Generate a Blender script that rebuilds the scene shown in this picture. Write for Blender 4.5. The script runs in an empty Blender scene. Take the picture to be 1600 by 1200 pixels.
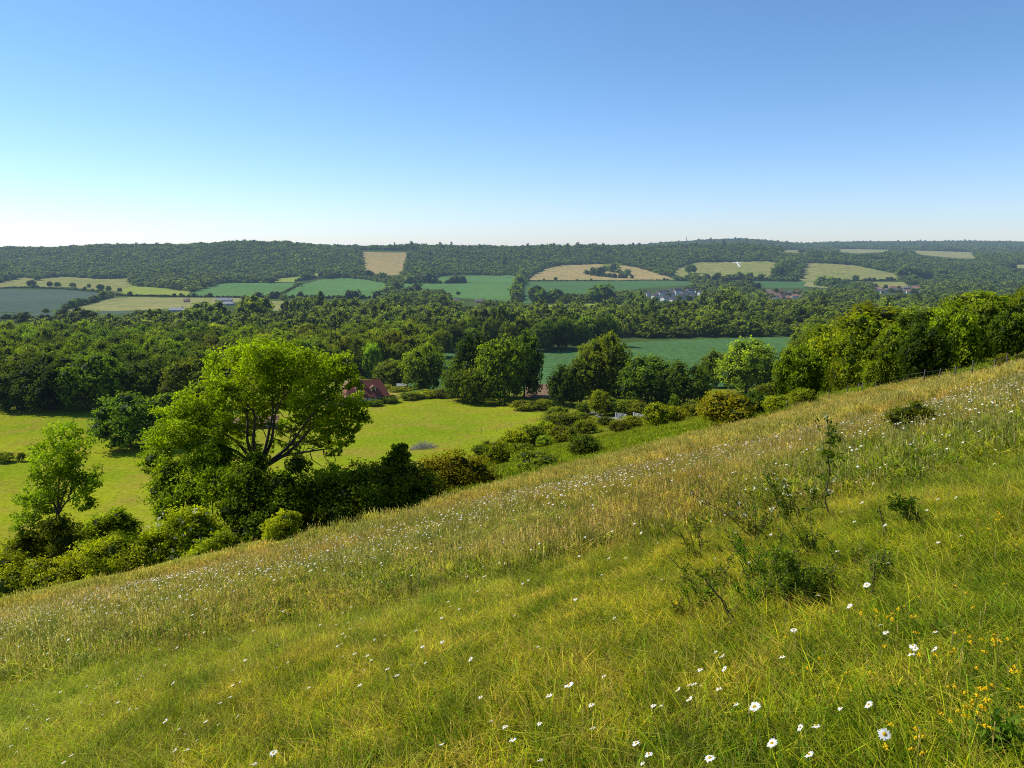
import bpy, math, random
import numpy as np
from math import radians, sin, cos, pi
rng = np.random.default_rng(11)
random.seed(11)
sc = bpy.context.scene
C = sc.collection
# ------------------------------------------------------------------ camera
F = 1180.0                       # focal length in pixels of a 1600 px wide frame
TH = math.atan(222.0 / F)        # pitch down
ST, CT = sin(TH), cos(TH)
cam_d = bpy.data.cameras.new('camera'); cam = bpy.data.objects.new('camera', cam_d); C.objects.link(cam)
cam_d.sensor_width = 36; cam_d.lens = 36 * F / 1600; cam_d.clip_start = 0.1; cam_d.clip_end = 30000
cam.location = (0, 0, 0); cam.rotation_euler = (pi / 2 - TH, 0, 0)
sc.camera = cam

def proj(X, Y, Z):
    f = Y * CT - Z * ST; u = Y * ST + Z * CT
    f = np.maximum(f, 1e-3)
    return 800 + F * X / f, 600 - F * u / f
def ray(px, py):
    cx = (px - 800) / F; cy = (600 - py) / F
    return cx, CT + cy * ST, -ST + cy * CT

# ------------------------------------------------------------------ terrain
FY = [-100, 0, 130, 200, 270, 330, 470, 700, 1000, 1300, 1700, 2000, 2300, 2600, 2800, 2950, 3300, 9000]
FZ = [-50, -50, -51, -53, -55, -60, -66, -76, -86, -92, -94, -86, -67, -38, -22, -24, -60, -70]
GY = [-100, 0, 130, 200, 270, 330, 470, 700, 1000, 1300, 1700, 2000, 2300, 2600, 3000, 3700, 4600, 5400, 6200, 9000]
GZ = [-50, -50, -51, -53, -55, -60, -66, -76, -86, -92, -94, -86, -70, -50, -52, -48, -30, -8, -16, -60]
def sstep(x, a, b):
    t = np.clip((x - a) / (b - a), 0, 1); return t * t * (3 - 2 * t)
def wob(x, y, s, seed=0):
    a = seed * 1.7
    return (np.sin(x / s + a) * np.cos(y / (s * 1.3) + a * 2) + .5 * np.sin(x / (s * .43) + 2 + a) * np.sin(y / (s * .51) + a)
            + .25 * np.sin((x + y) / (s * .21) + a * 3))
def ground(X, Y):
    X = np.asarray(X, float); Y = np.asarray(Y, float)
    a = np.interp(Y, FY, FZ); b = np.interp(Y, GY, GZ)
    t = X / np.maximum(Y, 1.)
    w = sstep(t, .30, .44)
    f = a * (1 - w) + b * w
    f = f + sstep(Y, 2200, 2700) * (9 * np.exp(-((t + .36) / .10) ** 2) - 7 * np.exp(-((t + .62) / .06) ** 2))
    # more distant hill rising behind the central crest
    f = f + sstep(Y, 3300, 4600) * (1 - sstep(Y, 4800, 7000)) * (72 * np.exp(-((t - .29) / .14) ** 2)) * (1 - w)
    f = f + sstep(Y, 900, 1800) * 3.0 * wob(X, Y, 330, 1) + sstep(Y, 300, 600) * 1.2 * wob(X, Y, 120, 2)
    p = -1.6 + .244 * X - .299 * Y
    p = p - .0 * X
    lim = 12.0
    z = .5 * (p + f + np.sqrt((p - f) ** 2 + lim * lim)) - .5 * (np.sqrt(48.4 ** 2 + lim * lim) - 48.4)
    z = z + sstep(Y, -20, 20) * .12 * wob(X, Y, 4.3, 3) * (1 - sstep(Y, 120, 220)) + .25 * wob(X, Y, 17, 4) * sstep(Y, 10, 40) * (1 - sstep(Y, 150, 400))
    return z
def P(px, py, tmin=1.0, lift=0.):
    d = ray(px, py)
    t = tmin * np.exp(np.linspace(0, math.log(9000 / tmin), 6000))
    h = d[2] * t - (ground(d[0] * t, d[1] * t) + lift)
    i = np.argmax(h < 0)
    if h[i] >= 0: i = len(t) - 1
    a, b = t[max(i - 1, 0)], t[i]
    for _ in range(30):
        m = .5 * (a + b)
        if d[2] * m - (float(ground(d[0] * m, d[1] * m)) + lift) < 0: b = m
        else: a = m
    return np.array([d[0] * b, d[1] * b, float(ground(d[0] * b, d[1] * b))])
def G(px, Y):
    X = (px - 800) / F * Y
    for _ in range(8):
        z = float(ground(X, Y)); X = (px - 800) / F * (Y * CT - z * ST)
    return np.array([X, Y, float(ground(X, Y))])
def ztop(Y, py):     # height above camera of a point at depth Y seen at row py
    cy = (600 - py) / F
    return Y * (-ST + cy * CT) / (CT + cy * ST)
def scale_at(p):     # metres per photo pixel
    return (p[1] * CT - p[2] * ST) / F

# ------------------------------------------------------------------ fields, as outlines traced on the ground
def poly(s): return np.array([tuple(float(v) for v in q.split(',')) for q in s.split()])
def inside(px, py, pg):
    r = np.zeros(np.shape(px), bool); n = len(pg); j = n - 1
    for i in range(n):
        xi, yi = pg[i]; xj, yj = pg[j]
        if yi != yj:
            r ^= ((yi > py) != (yj > py)) & (px < (xj - xi) * (py - yi) / (yj - yi) + xi)
        j = i
    return r
FIELDS = [  # name, label, material, ymin, ymax, outline, clear (keeps trees off)
 ('crop_field', 'teal', 700, 9000, '-150,452 0,452 95,453 150,457 165,464 142,473 100,484 60,487 -150,490', 1),
 ('crop_field', 'teal', 700, 9000, '-150,491 60,488 110,486 200,486 262,485 180,491 60,497 -150,499', 1),
 ('stubble_field', 'tan', 700, 9000, '100,485 150,474 178,464 270,465 330,465 388,466 380,471 330,478 265,483 180,486', 1),
 ('hay_meadow', 'yellowgreen', 700, 9000, '190,451 210,446 300,455 290,463 183,462', 1),
 ('hillside_pasture', 'olive', 1200, 9000, '-150,447 0,442 35,433 60,436 100,432 160,436 205,434 208,445 187,456 140,452 100,448 0,449', 1),
 ('crop_field', 'green', 700, 9000, '300,455 350,442 400,442 465,442 440,460 380,464 300,463', 1),
 ('hay_meadow', 'yellowgreen', 700, 9000, '395,441 450,433 510,425 500,431 462,440 420,441', 1),
 ('crop_field', 'green', 700, 9000, '441,463 468,446 500,437 530,434 570,436 600,441 609,447 595,463 580,467 520,466', 1),
 ('stubble_field', 'tan2', 1200, 2655, '562,391 638,391 631,430 610,430 580,427 566,420', 1),
 ('stubble_field', 'tan', 700, 9000, '400,470 468,471 460,476 465,483 420,486 398,480', 1),
 ('hay_meadow', 'yellowgreen', 700, 9000, '262,490 340,489 346,494 275,497', 1),
 ('stubble_field', 'tan', 700, 9000, '505,473 585,472 582,478 520,480', 1),
 ('crop_field', 'teal', 700, 9000, '40,503 150,501 165,505 60,508', 1),
 ('hay_meadow', 'yellowgreen', 700, 9000, '1110,463 1165,462 1170,466 1115,467', 1),
 ('crop_field', 'green', 700, 9000, '618,446 640,442 700,430 800,430 810,433 806,465 790,470 740,467 700,464 690,452 625,450', 1),
 ('crop_field', 'green', 700, 9000, '590,475 640,474 686,475 685,480 588,480', 1),
 ('stubble_field', 'tan2', 1200, 9000, '818,438 850,420 880,414 960,412 1000,419 1040,431 1060,438 990,438', 1),
 ('crop_field', 'teal2', 700, 9000, '808,466 815,440 1080,439 1085,445 1010,450 980,453 900,460 830,474 812,474', 1),
 ('hillside_pasture', 'olive', 1200, 9000, '1062,432 1046,424 1085,410 1200,408 1216,412 1205,430 1190,437 1100,434', 1),
 ('hillside_pasture', 'olive', 1200, 9000, '1250,428 1258,411 1300,412 1340,415 1400,428 1412,436 1330,437 1250,440', 1),
 ('crop_field', 'teal2', 700, 9000, '1168,439 1262,440 1255,450 1180,449', 1),
 ('stubble_field', 'tan', 700, 9000, '1262,440 1290,440 1302,451 1255,447', 1),
 ('hay_meadow', 'olive', 700, 9000, '1358,441 1420,441 1418,450 1370,449', 1),
 ('hay_meadow', 'yellowgreen', 1200, 9000, '1425,427 1465,426 1462,433 1425,432', 1),
 ('stubble_field', 'tan', 2000, 9000, '1420,391 1520,394 1528,404 1500,404 1440,398', 1),
 ('stubble_field', 'tan', 2300, 9000, '1222,390 1270,392 1262,396 1225,394', 1),
 ('stubble_field', 'tan', 2300, 9000, '1308,389 1390,390 1392,393 1340,396 1310,393', 1),
 ('stubble_field', 'tan', 1500, 9000, '1558,417 1600,412 1720,411 1720,417 1600,419', 1),
 ('hay_meadow', 'yellowgreen', 700, 9000, '820,478 935,474 980,477 1000,481 830,485', 1),
 ('hay_meadow', 'tan', 700, 9000, '695,481 745,479 752,484 700,487', 1),
 ('crop_field', 'teal2', 280, 620, '600,625 690,550 835,545 1000,534 1120,529 1245,525 1250,560 1260,640 900,640 700,640', 1),
 ('bare_soil', 'soil', 200, 600, '820,601 868,598 885,612 860,622 820,622', 1),
 ('pasture', 'pasture', 95, 420, '-300,636 0,639 100,642 175,644 260,640 420,640 560,636 600,628 640,622 700,622 760,630 848,644 845,655 790,690 740,712 640,760 500,900 200,1100 -600,1100', 1),
 ('garden_lawn', 'lawn', 200, 420, '590,612 640,610 622,620 592,630', 1),
]
MEADOW_EDGE = [(-400, 1040), (0, 954), (350, 880), (670, 806), (790, 763), (950, 722), (1130, 677), (1300, 628), (1450, 599), (1560, 583), (1700, 560), (2000, 500)]
MEX = np.array([a for a, b in MEADOW_EDGE]); MEY = np.array([b for a, b in MEADOW_EDGE])

# ------------------------------------------------------------------ node helpers
def N(nt, t, **k):
    n = nt.nodes.new(t)
    for a, v in k.items():
        if a.startswith('i_'):
            key = a[2:]; key = int(key) if key.isdigit() else key
            n.inputs[key].default_value = v
        else: setattr(n, a, v)
    return n
HAZE_COL = (.42, .62, .95, 1)  # colour of the haze glow painted onto surfaces
def paint_haze(nt, shader):
    """aerial haze painted on as a surface glow that grows with the distance from the viewpoint hill (fixed in the world)"""
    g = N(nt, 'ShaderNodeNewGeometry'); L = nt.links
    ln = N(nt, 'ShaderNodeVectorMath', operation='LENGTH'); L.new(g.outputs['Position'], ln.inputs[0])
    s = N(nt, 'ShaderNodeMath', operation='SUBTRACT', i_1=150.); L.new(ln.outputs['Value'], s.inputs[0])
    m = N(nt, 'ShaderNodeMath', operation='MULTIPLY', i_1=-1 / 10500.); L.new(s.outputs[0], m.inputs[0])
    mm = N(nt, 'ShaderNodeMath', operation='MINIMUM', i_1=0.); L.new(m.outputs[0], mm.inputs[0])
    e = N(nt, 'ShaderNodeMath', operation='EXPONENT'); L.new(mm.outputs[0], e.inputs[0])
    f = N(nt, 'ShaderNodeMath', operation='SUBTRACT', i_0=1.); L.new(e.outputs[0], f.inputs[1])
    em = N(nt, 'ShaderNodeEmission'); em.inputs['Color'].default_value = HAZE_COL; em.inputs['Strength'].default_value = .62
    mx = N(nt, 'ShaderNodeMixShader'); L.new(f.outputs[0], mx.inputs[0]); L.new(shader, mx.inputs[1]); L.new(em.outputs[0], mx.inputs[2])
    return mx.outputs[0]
def new_mat(name):
    m = bpy.data.materials.new(name); m.use_nodes = True; m.node_tree.nodes.clear()
    m.cycles.emission_sampling = 'NONE'
    return m, m.node_tree
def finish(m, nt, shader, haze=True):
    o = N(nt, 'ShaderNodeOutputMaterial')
    nt.links.new(paint_haze(nt, shader) if haze else shader, o.inputs['Surface'])
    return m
def mixc(nt, fac, a, b, mode='MIX'):
    n = N(nt, 'ShaderNodeMix', data_type='RGBA', blend_type=mode)
    for v, s in ((fac, n.inputs[0]), (a, n.inputs[6]), (b, n.inputs[7])):
        if hasattr(v, 'is_output') or isinstance(v, bpy.types.NodeSocket): nt.links.new(v, s)
        else: s.default_value = v if not isinstance(v, tuple) else (*v, 1)
    return n.outputs[2]
def noise(nt, scale, detail=3., vec=None, rough=.55, stretch=None):
    n = N(nt, 'ShaderNodeTexNoise'); n.inputs['Scale'].default_value = scale; n.inputs['Detail'].default_value = detail
    n.inputs['Roughness'].default_value = rough
    if vec is None:
        g = N(nt, 'ShaderNodeNewGeometry'); vec = g.outputs['Position']
    if stretch:
        mp = N(nt, 'ShaderNodeMapping'); mp.inputs['Scale'].default_value = stretch[:3]
        if len(stretch) > 3: mp.inputs['Rotation'].default_value = (0, 0, stretch[3])
        nt.links.new(vec, mp.inputs[0]); vec = mp.outputs[0]
    nt.links.new(vec, n.inputs['Vector'])
    return n.outputs['Fac']
def ramp(nt, f, lo, hi):
    n = N(nt, 'ShaderNodeMapRange'); n.inputs[1].default_value = lo; n.inputs[2].default_value = hi
    nt.links.new(f, n.inputs[0]); return n.outputs[0]
def ground_mat(name, c1, c2, c3=None, s1=.02, s2=.3, rows=None, bump=0., fine=2.5):
    m, nt = new_mat(name)
    col = mixc(nt, ramp(nt, noise(nt, s1, 4), .35, .65), c1, c2)
    if c3: col = mixc(nt, ramp(nt, noise(nt, s2, 5), .45, .7), col, c3)
    if rows:
        sp, ang, st = rows
        g = N(nt, 'ShaderNodeNewGeometry'); mp = N(nt, 'ShaderNodeMapping'); mp.inputs['Rotation'].default_value = (0, 0, ang)
        nt.links.new(g.outputs['Position'], mp.inputs[0])
        w = N(nt, 'ShaderNodeTexWave'); w.inputs['Scale'].default_value = sp; w.inputs['Distortion'].default_value = .6; w.inputs['Detail'].default_value = 1.
        nt.links.new(mp.outputs[0], w.inputs['Vector'])
        f = ramp(nt, w.outputs['Fac'], .75, 1.)
        mm = N(nt, 'ShaderNodeMath', operation='MULTIPLY', i_1=st); nt.links.new(f, mm.inputs[0])
        col = mixc(nt, mm.outputs[0], col, tuple(v * .72 for v in c1))
    fn = ramp(nt, noise(nt, fine, 3), .3, .7)
    k = mixc(nt, fn, (.72, .72, .72), (1.22, 1.22, 1.22))
    col = mixc(nt, 1., col, k, 'MULTIPLY')
    b = N(nt, 'ShaderNodeBsdfDiffuse'); nt.links.new(col, b.inputs['Color'])
    if bump:
        bp = N(nt, 'ShaderNodeBump'); bp.inputs['Strength'].default_value = bump; bp.inputs['Distance'].default_value = .4
        nt.links.new(noise(nt, fine, 5), bp.inputs['Height']); nt.links.new(bp.outputs[0], b.inputs['Normal'])
    return finish(m, nt, b.outputs[0])
M = {
 'teal': ground_mat('teal crop', (.085, .125, .085), (.10, .14, .09), s1=.004, rows=(.05, .4, .25), fine=.15),
 'teal2': ground_mat('blue green cereal crop', (.072, .155, .05), (.09, .178, .058), (.078, .15, .05), s1=.006, s2=.03, rows=(.055, .15, .22), fine=.3),
 'green': ground_mat('green cereal crop', (.10, .20, .055), (.125, .235, .065), s1=.005, rows=(.045, .9, .25), fine=.12),
 'tan': ground_mat('pale dry grass field', (.33, .30, .11), (.28, .28, .10), (.21, .23, .07), s1=.006, s2=.03, fine=.12),
 'tan2': ground_mat('dry straw coloured field', (.42, .31, .12), (.36, .29, .11), (.30, .26, .09), s1=.006, s2=.04, fine=.12, rows=(.03, 1.2, .4)),
 'olive': ground_mat('chalk downland grass', (.26, .27, .07), (.31, .27, .09), (.19, .22, .055), s1=.008, s2=.03, fine=.1),
 'yellowgreen': ground_mat('mown meadow', (.25, .31, .05), (.30, .33, .06), s1=.008, fine=.15),
 'pasture': ground_mat('sunny pasture grass', (.19, .26, .012), (.28, .31, .015), (.29, .245, .035), s1=.03, s2=.11, fine=1.1, bump=.6),
 'rough': ground_mat('rough grass', (.15, .19, .016), (.21, .235, .018), (.20, .18, .04), s1=.05, s2=.25, fine=1.6, bump=.8),
 'valley': ground_mat('woodland floor', (.05, .08, .022), (.08, .12, .03), s1=.01, fine=.2),
 'meadow': ground_mat('meadow soil and thatch', (.08, .10, .018), (.13, .12, .03), (.06, .07, .015), s1=.3, s2=1.5, fine=30, bump=.5),
 'soil': ground_mat('reddish bare soil', (.19, .115, .07), (.25, .17, .11), s1=.2, fine=.7, bump=1.),
 'lawn': ground_mat('dry garden lawn', (.30, .26, .05), (.34, .24, .06), s1=.1, fine=1.),
 'lane': ground_mat('pale lane surface', (.36, .34, .31), (.30, .28, .25), s1=.3, fine=2.),
}

# ------------------------------------------------------------------ object helpers
def tag(o, label=None, cat=None, group=None, kind=None):
    if label: o['label'] = label
    if cat: o['category'] = cat
    if group: o['group'] = group
    if kind: o['kind'] = kind
    return o
def empty(name, loc, rz=0., label=None, cat=None, group=None):
    o = bpy.data.objects.new(name, None); C.objects.link(o); o.location = loc; o.rotation_euler = (0, 0, rz); o.empty_display_size = .2
    return tag(o, label, cat, group)
def mesh(name, V, faces, mats, midx=None, attr=None, smooth=False):
    """faces: list of (k,n) int arrays (one per polygon size)"""
    me = bpy.data.meshes.new(name)
    V = np.asarray(V, np.float32)
    me.vertices.add(len(V)); me.vertices.foreach_set('co', V.ravel())
    faces = [np.asarray(f, np.int32) for f in faces if len(f)]
    if faces:
        lv = np.concatenate([f.ravel() for f in faces]); lt = np.concatenate([np.full(len(f), f.shape[1], np.int32) for f in faces])
        me.loops.add(len(lv)); me.loops.foreach_set('vertex_index', lv)
        me.polygons.add(len(lt)); ls = np.concatenate([[0], np.cumsum(lt)[:-1]]).astype(np.int32)
        me.polygons.foreach_set('loop_start', ls)
        if midx is not None: me.polygons.foreach_set('material_index', np.asarray(midx, np.int32))
        me.polygons.foreach_set('use_smooth', np.full(len(lt), bool(smooth)))
    for m in mats: me.materials.append(m)
    if attr is not None:
        for k, a in attr.items():
            a = np.asarray(a)
            if a.ndim == 2 and a.shape[1] == 3:
                at = me.attributes.new(k, 'FLOAT_COLOR', 'POINT'); at.data.foreach_set('color', np.c_[a, np.ones(len(a))].astype(np.float32).ravel())
            else:
                at = me.attributes.new(k, 'FLOAT', 'POINT'); at.data.foreach_set('value', a.astype(np.float32))
    me.update(calc_edges=True)
    return me
def link(name, me, parent=None, loc=None, **t):
    o = bpy.data.objects.new(name, me); C.objects.link(o)
    if parent is not None: o.parent = parent
    if loc is not None: o.location = loc
    return tag(o, **t)
class MB:
    def __init__(s): s.V = []; s.Q = []; s.T = []; s.A = []; s.n = 0
    def add(s, V, Q=(), T=(), a=1.):
        V = np.asarray(V, float).reshape(-1, 3)
        if len(Q): s.Q.append(np.asarray(Q, int) + s.n)
        if len(T): s.T.append(np.asarray(T, int) + s.n)
        s.V.append(V); s.A.append(np.broadcast_to(np.asarray(a, float), (len(V),)) if np.ndim(a) < 2 else np.asarray(a)); s.n += len(V)
    def box(s, c, size, rz=0., a=1.):
        x, y, z = [v / 2 for v in size]
        v = np.array([(i, j, k) for i in (-x, x) for j in (-y, y) for k in (-z, z)])
        R = np.array([[cos(rz), -sin(rz), 0], [sin(rz), cos(rz), 0], [0, 0, 1]])
        s.add(v @ R.T + np.array(c), [(0, 1, 3, 2), (4, 6, 7, 5), (0, 4, 5, 1), (2, 3, 7, 6), (0, 2, 6, 4), (1, 5, 7, 3)], a=a)
    def tube(s, pts, rad, n=7, a=1.):
        pts = np.asarray(pts, float); k = len(pts); rad = np.broadcast_to(rad, (k,))
        t = np.gradient(pts, axis=0); t /= np.linalg.norm(t, axis=1)[:, None] + 1e-9
        ref = np.array([0, 1., 0]) if abs(t[0][1]) < .9 else np.array([1., 0, 0])
        u = np.cross(t, ref); u /= np.linalg.norm(u, axis=1)[:, None] + 1e-9; v = np.cross(t, u)
        an = np.arange(n) * 2 * pi / n
        V = pts[:, None] + rad[:, None, None] * (np.cos(an)[None, :, None] * u[:, None] + np.sin(an)[None, :, None] * v[:, None])
        Q = [(i * n + j, i * n + (j + 1) % n, (i + 1) * n + (j + 1) % n, (i + 1) * n + j) for i in range(k - 1) for j in range(n)]
        s.add(V.reshape(-1, 3), Q, a=a)
    def build(s, name, mats, smooth=False, attr='shade'):
        V = np.concatenate(s.V); fs = []
        if s.Q: fs.append(np.concatenate(s.Q))
        if s.T: fs.append(np.concatenate(s.T))
        return mesh(name, V, fs, mats if isinstance(mats, list) else [mats], attr={attr: np.concatenate(s.A)}, smooth=smooth)

# ------------------------------------------------------------------ plant materials
def leaf_mat(name, rough=.65, trans=.38, haze=True, rnd=True, worldvar=.012):
    m, nt = new_mat(name); L = nt.links
    at = N(nt, 'ShaderNodeAttribute'); at.attribute_name = 'shade'
    oi = N(nt, 'ShaderNodeObjectInfo')
    base = mixc(nt, oi.outputs['Random'] if rnd else .6, (.066, .12, .011), (.135, .185, .014))
    # variation of tint over the landscape
    nz = ramp(nt, noise(nt, worldvar, 4), .38, .62)
    base = mixc(nt, nz, base, (.10, .155, .017))
    base = mixc(nt, 1., base, oi.outputs['Color'], 'MULTIPLY')
    # painted sunlight on crowns: yellower where shade attribute is high, darker where low
    tv = N(nt, 'ShaderNodeMapRange'); tv.inputs[3].default_value = .62 if rnd else 1.05; tv.inputs[4].default_value = 1.4 if rnd else 1.1
    wn = N(nt, 'ShaderNodeTexWhiteNoise', noise_dimensions='1D'); L.new(oi.outputs['Random'], wn.inputs['W']); L.new(wn.outputs['Value'], tv.inputs[0])
    sc_ = N(nt, 'ShaderNodeVectorMath', operation='SCALE'); L.new(base, sc_.inputs[0]); L.new(tv.outputs[0], sc_.inputs['Scale']); base = sc_.outputs[0]
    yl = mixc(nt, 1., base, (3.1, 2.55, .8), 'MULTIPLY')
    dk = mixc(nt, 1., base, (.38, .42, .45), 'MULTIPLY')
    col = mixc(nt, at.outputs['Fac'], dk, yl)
    p = N(nt, 'ShaderNodeBsdfPrincipled'); p.inputs['Roughness'].default_value = rough; L.new(col, p.inputs['Base Color'])
    p.inputs['Specular IOR Level'].default_value = .12
    tr = N(nt, 'ShaderNodeBsdfTranslucent'); tc = mixc(nt, 1., col, (1.5, 1.55, .6), 'MULTIPLY'); L.new(tc, tr.inputs['Color'])
    mx = N(nt, 'ShaderNodeMixShader'); mx.inputs[0].default_value = trans
    L.new(p.outputs[0], mx.inputs[1]); L.new(tr.outputs[0], mx.inputs[2])
    return finish(m, nt, mx.outputs[0], haze)
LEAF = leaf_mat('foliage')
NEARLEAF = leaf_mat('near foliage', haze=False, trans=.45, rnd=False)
def simple(name, c1, c2=None, scale=4., rough=.8, haze=True, bump=0.):
    m, nt = new_mat(name)
    col = mixc(nt, ramp(nt, noise(nt, scale, 4), .35, .65), c1, c2 or tuple(v * .7 for v in c1))
    p = N(nt, 'ShaderNodeBsdfPrincipled'); p.inputs['Roughness'].default_value = rough; nt.links.new(col, p.inputs['Base Color'])
    if bump:
        bp = N(nt, 'ShaderNodeBump'); bp.inputs['Strength'].default_value = bump; bp.inputs['Distance'].default_value = .05
        nt.links.new(noise(nt, scale * 3, 4), bp.inputs['Height']); nt.links.new(bp.outputs[0], p.inputs['Normal'])
    return finish(m, nt, p.outputs[0], haze)
BARK = simple('bark', (.11, .085, .06), (.05, .04, .03), 3., .9, bump=.6)
def gcol_mat(name, trans=.4, rough=.6, worldtint=True):
    m, nt = new_mat(name); L = nt.links
    at = N(nt, 'ShaderNodeAttribute'); at.attribute_name = 'gcol'
    col = at.outputs['Color']
    if worldtint:
        n1 = ramp(nt, noise(nt, .22, 3), .35, .65); n2 = ramp(nt, noise(nt, 1.8, 4), .38, .62)
        col = mixc(nt, 1., col, mixc(nt, n1, (1.06, 1.0, .8), (.88, 1.03, .8)), 'MULTIPLY')
        col = mixc(nt, 1., col, mixc(nt, n2, (1.25, 1.2, 1.1), (.50, .64, .55)), 'MULTIPLY')
        oi = N(nt, 'ShaderNodeObjectInfo')
        col = mixc(nt, 1., col, mixc(nt, oi.outputs['Random'], (.72, .76, .7), (1.4, 1.34, 1.25)), 'MULTIPLY')
    p = N(nt, 'ShaderNodeBsdfDiffuse'); L.new(col, p.inputs['Color'])
    tr = N(nt, 'ShaderNodeBsdfTranslucent'); L.new(mixc(nt, 1., col, (1.35, 1.35, .8), 'MULTIPLY'), tr.inputs['Color'])
    mx = N(nt, 'ShaderNodeMixShader'); mx.inputs[0].default_value = trans
    L.new(p.outputs[0], mx.inputs[1]); L.new(tr.outputs[0], mx.inputs[2])
    return finish(m, nt, mx.outputs[0], False)
GRASS = gcol_mat('meadow grass')
PLAIN = gcol_mat('petals and stems', trans=.25, worldtint=False)

# ------------------------------------------------------------------ foliage shapes
def unit(v): return v / (np.linalg.norm(v, axis=-1, keepdims=True) + 1e-9)
def rdir(n, r=rng): return unit(r.normal(size=(n, 3)))
def leaves(c, nrm, size, shade, r=rng, wide=.55):
    """rhombus leaves at points c, facing about nrm"""
    n = len(c); nn = unit(nrm)
    a = unit(np.cross(nn, rdir(n, r))); b = np.cross(nn, a)
    sz = np.broadcast_to(size, (n,))[:, None] * r.uniform(.65, 1.35, (n, 1))
    V = np.stack([c + a * sz, c + b * sz * wide + nn * sz * .18, c - a * sz, c - b * sz * wide + nn * sz * .18], 1).reshape(-1, 3)
    Q = np.arange(n * 4).reshape(-1, 4)
    return V, Q, np.repeat(shade, 4)
def foliage(mb, lobes, n, size, r=rng, crange=(.62, 1.02), spread=.32, sun=(-.55, .25, .75), core=0., outw=.6, flat=1.):
    """lobes: (x,y,z,r[,zscale]); leaves gathered in clumps over the lobes' shells, with gaps between the clumps"""
    lo = np.array([(l + (1.,))[:5] if len(l) == 4 else l for l in [tuple(q) for q in lobes]], float)
    area = lo[:, 3] ** 2; cnt = np.maximum((n * area / area.sum()).astype(int), 6)
    sun = np.array(sun) / np.linalg.norm(sun)
    for (x, y, z, R, zs), k in zip(lo, cnt):
        nc = max(int(9 * (R / max(size, 1e-3)) ** .55), 7)
        cd = rdir(nc, r); crad = r.uniform(*crange, nc); cb = r.uniform(-.16, .16, nc)
        ci = r.integers(0, nc, k)
        off = cd[ci] * crad[ci][:, None] + r.normal(0, spread * .55, (k, 3)) * np.array([1, 1, .75 * flat])
        keep = np.ones(k, bool)
        pts = np.array([x, y, z]) + off * R * np.array([1, 1, zs])
        for (x2, y2, z2, R2, zs2) in lo:
            d = (pts - (x2, y2, z2)) / (R2 * np.array([1, 1, zs2])); dd = np.linalg.norm(d, axis=1)
            keep &= dd > .52
        pts = pts[keep]; o = off[keep]; ci = ci[keep]
        if not len(pts): continue
        nr = unit(o) * outw + np.array([0, 0, .35]) + rdir(len(pts), r) * .75
        sh = np.clip(.42 + .30 * (unit(o) @ sun) + cb[ci] + r.normal(0, .13, len(pts)), 0, 1)  # sunlight painted into leaf tone: lighter towards the sun vector
        V, Q, A = leaves(pts, nr, size, sh, r)
        mb.add(V, Q, a=A)
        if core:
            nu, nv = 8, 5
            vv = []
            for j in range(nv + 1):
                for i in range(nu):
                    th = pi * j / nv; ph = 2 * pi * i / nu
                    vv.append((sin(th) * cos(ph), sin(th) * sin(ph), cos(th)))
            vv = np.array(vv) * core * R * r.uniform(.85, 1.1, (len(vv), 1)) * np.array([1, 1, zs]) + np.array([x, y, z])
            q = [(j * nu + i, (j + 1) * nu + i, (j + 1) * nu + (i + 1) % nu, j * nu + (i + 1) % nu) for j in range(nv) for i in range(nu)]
            mb.add(vv, q, a=0.)  # core painted darkest, standing in for shade inside the crown
def lobes_round(r, W=1., H=1., n=18, z0=.15, rad=(.17, .27), shape='round'):
    """lobes for a crown of width W and height H standing on z=0"""
    out = []
    g = pi * (3 - 5 ** .5)
    for i in range(n):
        t = (i + .5) / n; zc = 1 - 1.75 * t; rr = math.sqrt(max(0, 1 - zc * zc)); ph = i * g + r.uniform(-.4, .4)
        R = r.uniform(*rad)
        k = .98 - R * 1.25
        k *= r.uniform(.82, 1.08)
        if shape == 'cone': rr *= (1.05 - .55 * (zc * .5 + .5)) * .95
        if shape == 'flat': zc = zc * .8
        hz = z0 * H + (1 - z0) * H * .5 * (1 + zc * k * 1.0)
        out.append((rr * cos(ph) * W * .5 * k * 1.12, rr * sin(ph) * W * .5 * k * 1.12, hz, R * W * .95, min(1.15, H / W * .85)))
    out.append((0, 0, z0 * H + (1 - z0) * H * .45, .30 * W, 1.1))
    return out
def limb(p0, p1, r0, r1, r=rng, k=6, sag=.12, wig=.03):
    p0 = np.array(p0, float); p1 = np.array(p1, float); t = np.linspace(0, 1, k)[:, None]; L = np.linalg.norm(p1 - p0)
    pts = p0 + (p1 - p0) * t
    side = np.array([p1[0] - p0[0], p1[1] - p0[1], 0]) * -sag
    pts = pts + side * np.sin(t * pi) + r.normal(0, wig * L, (k, 3)) * np.sin(t * pi)
    return pts, np.linspace(r0, r1, k)
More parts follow.
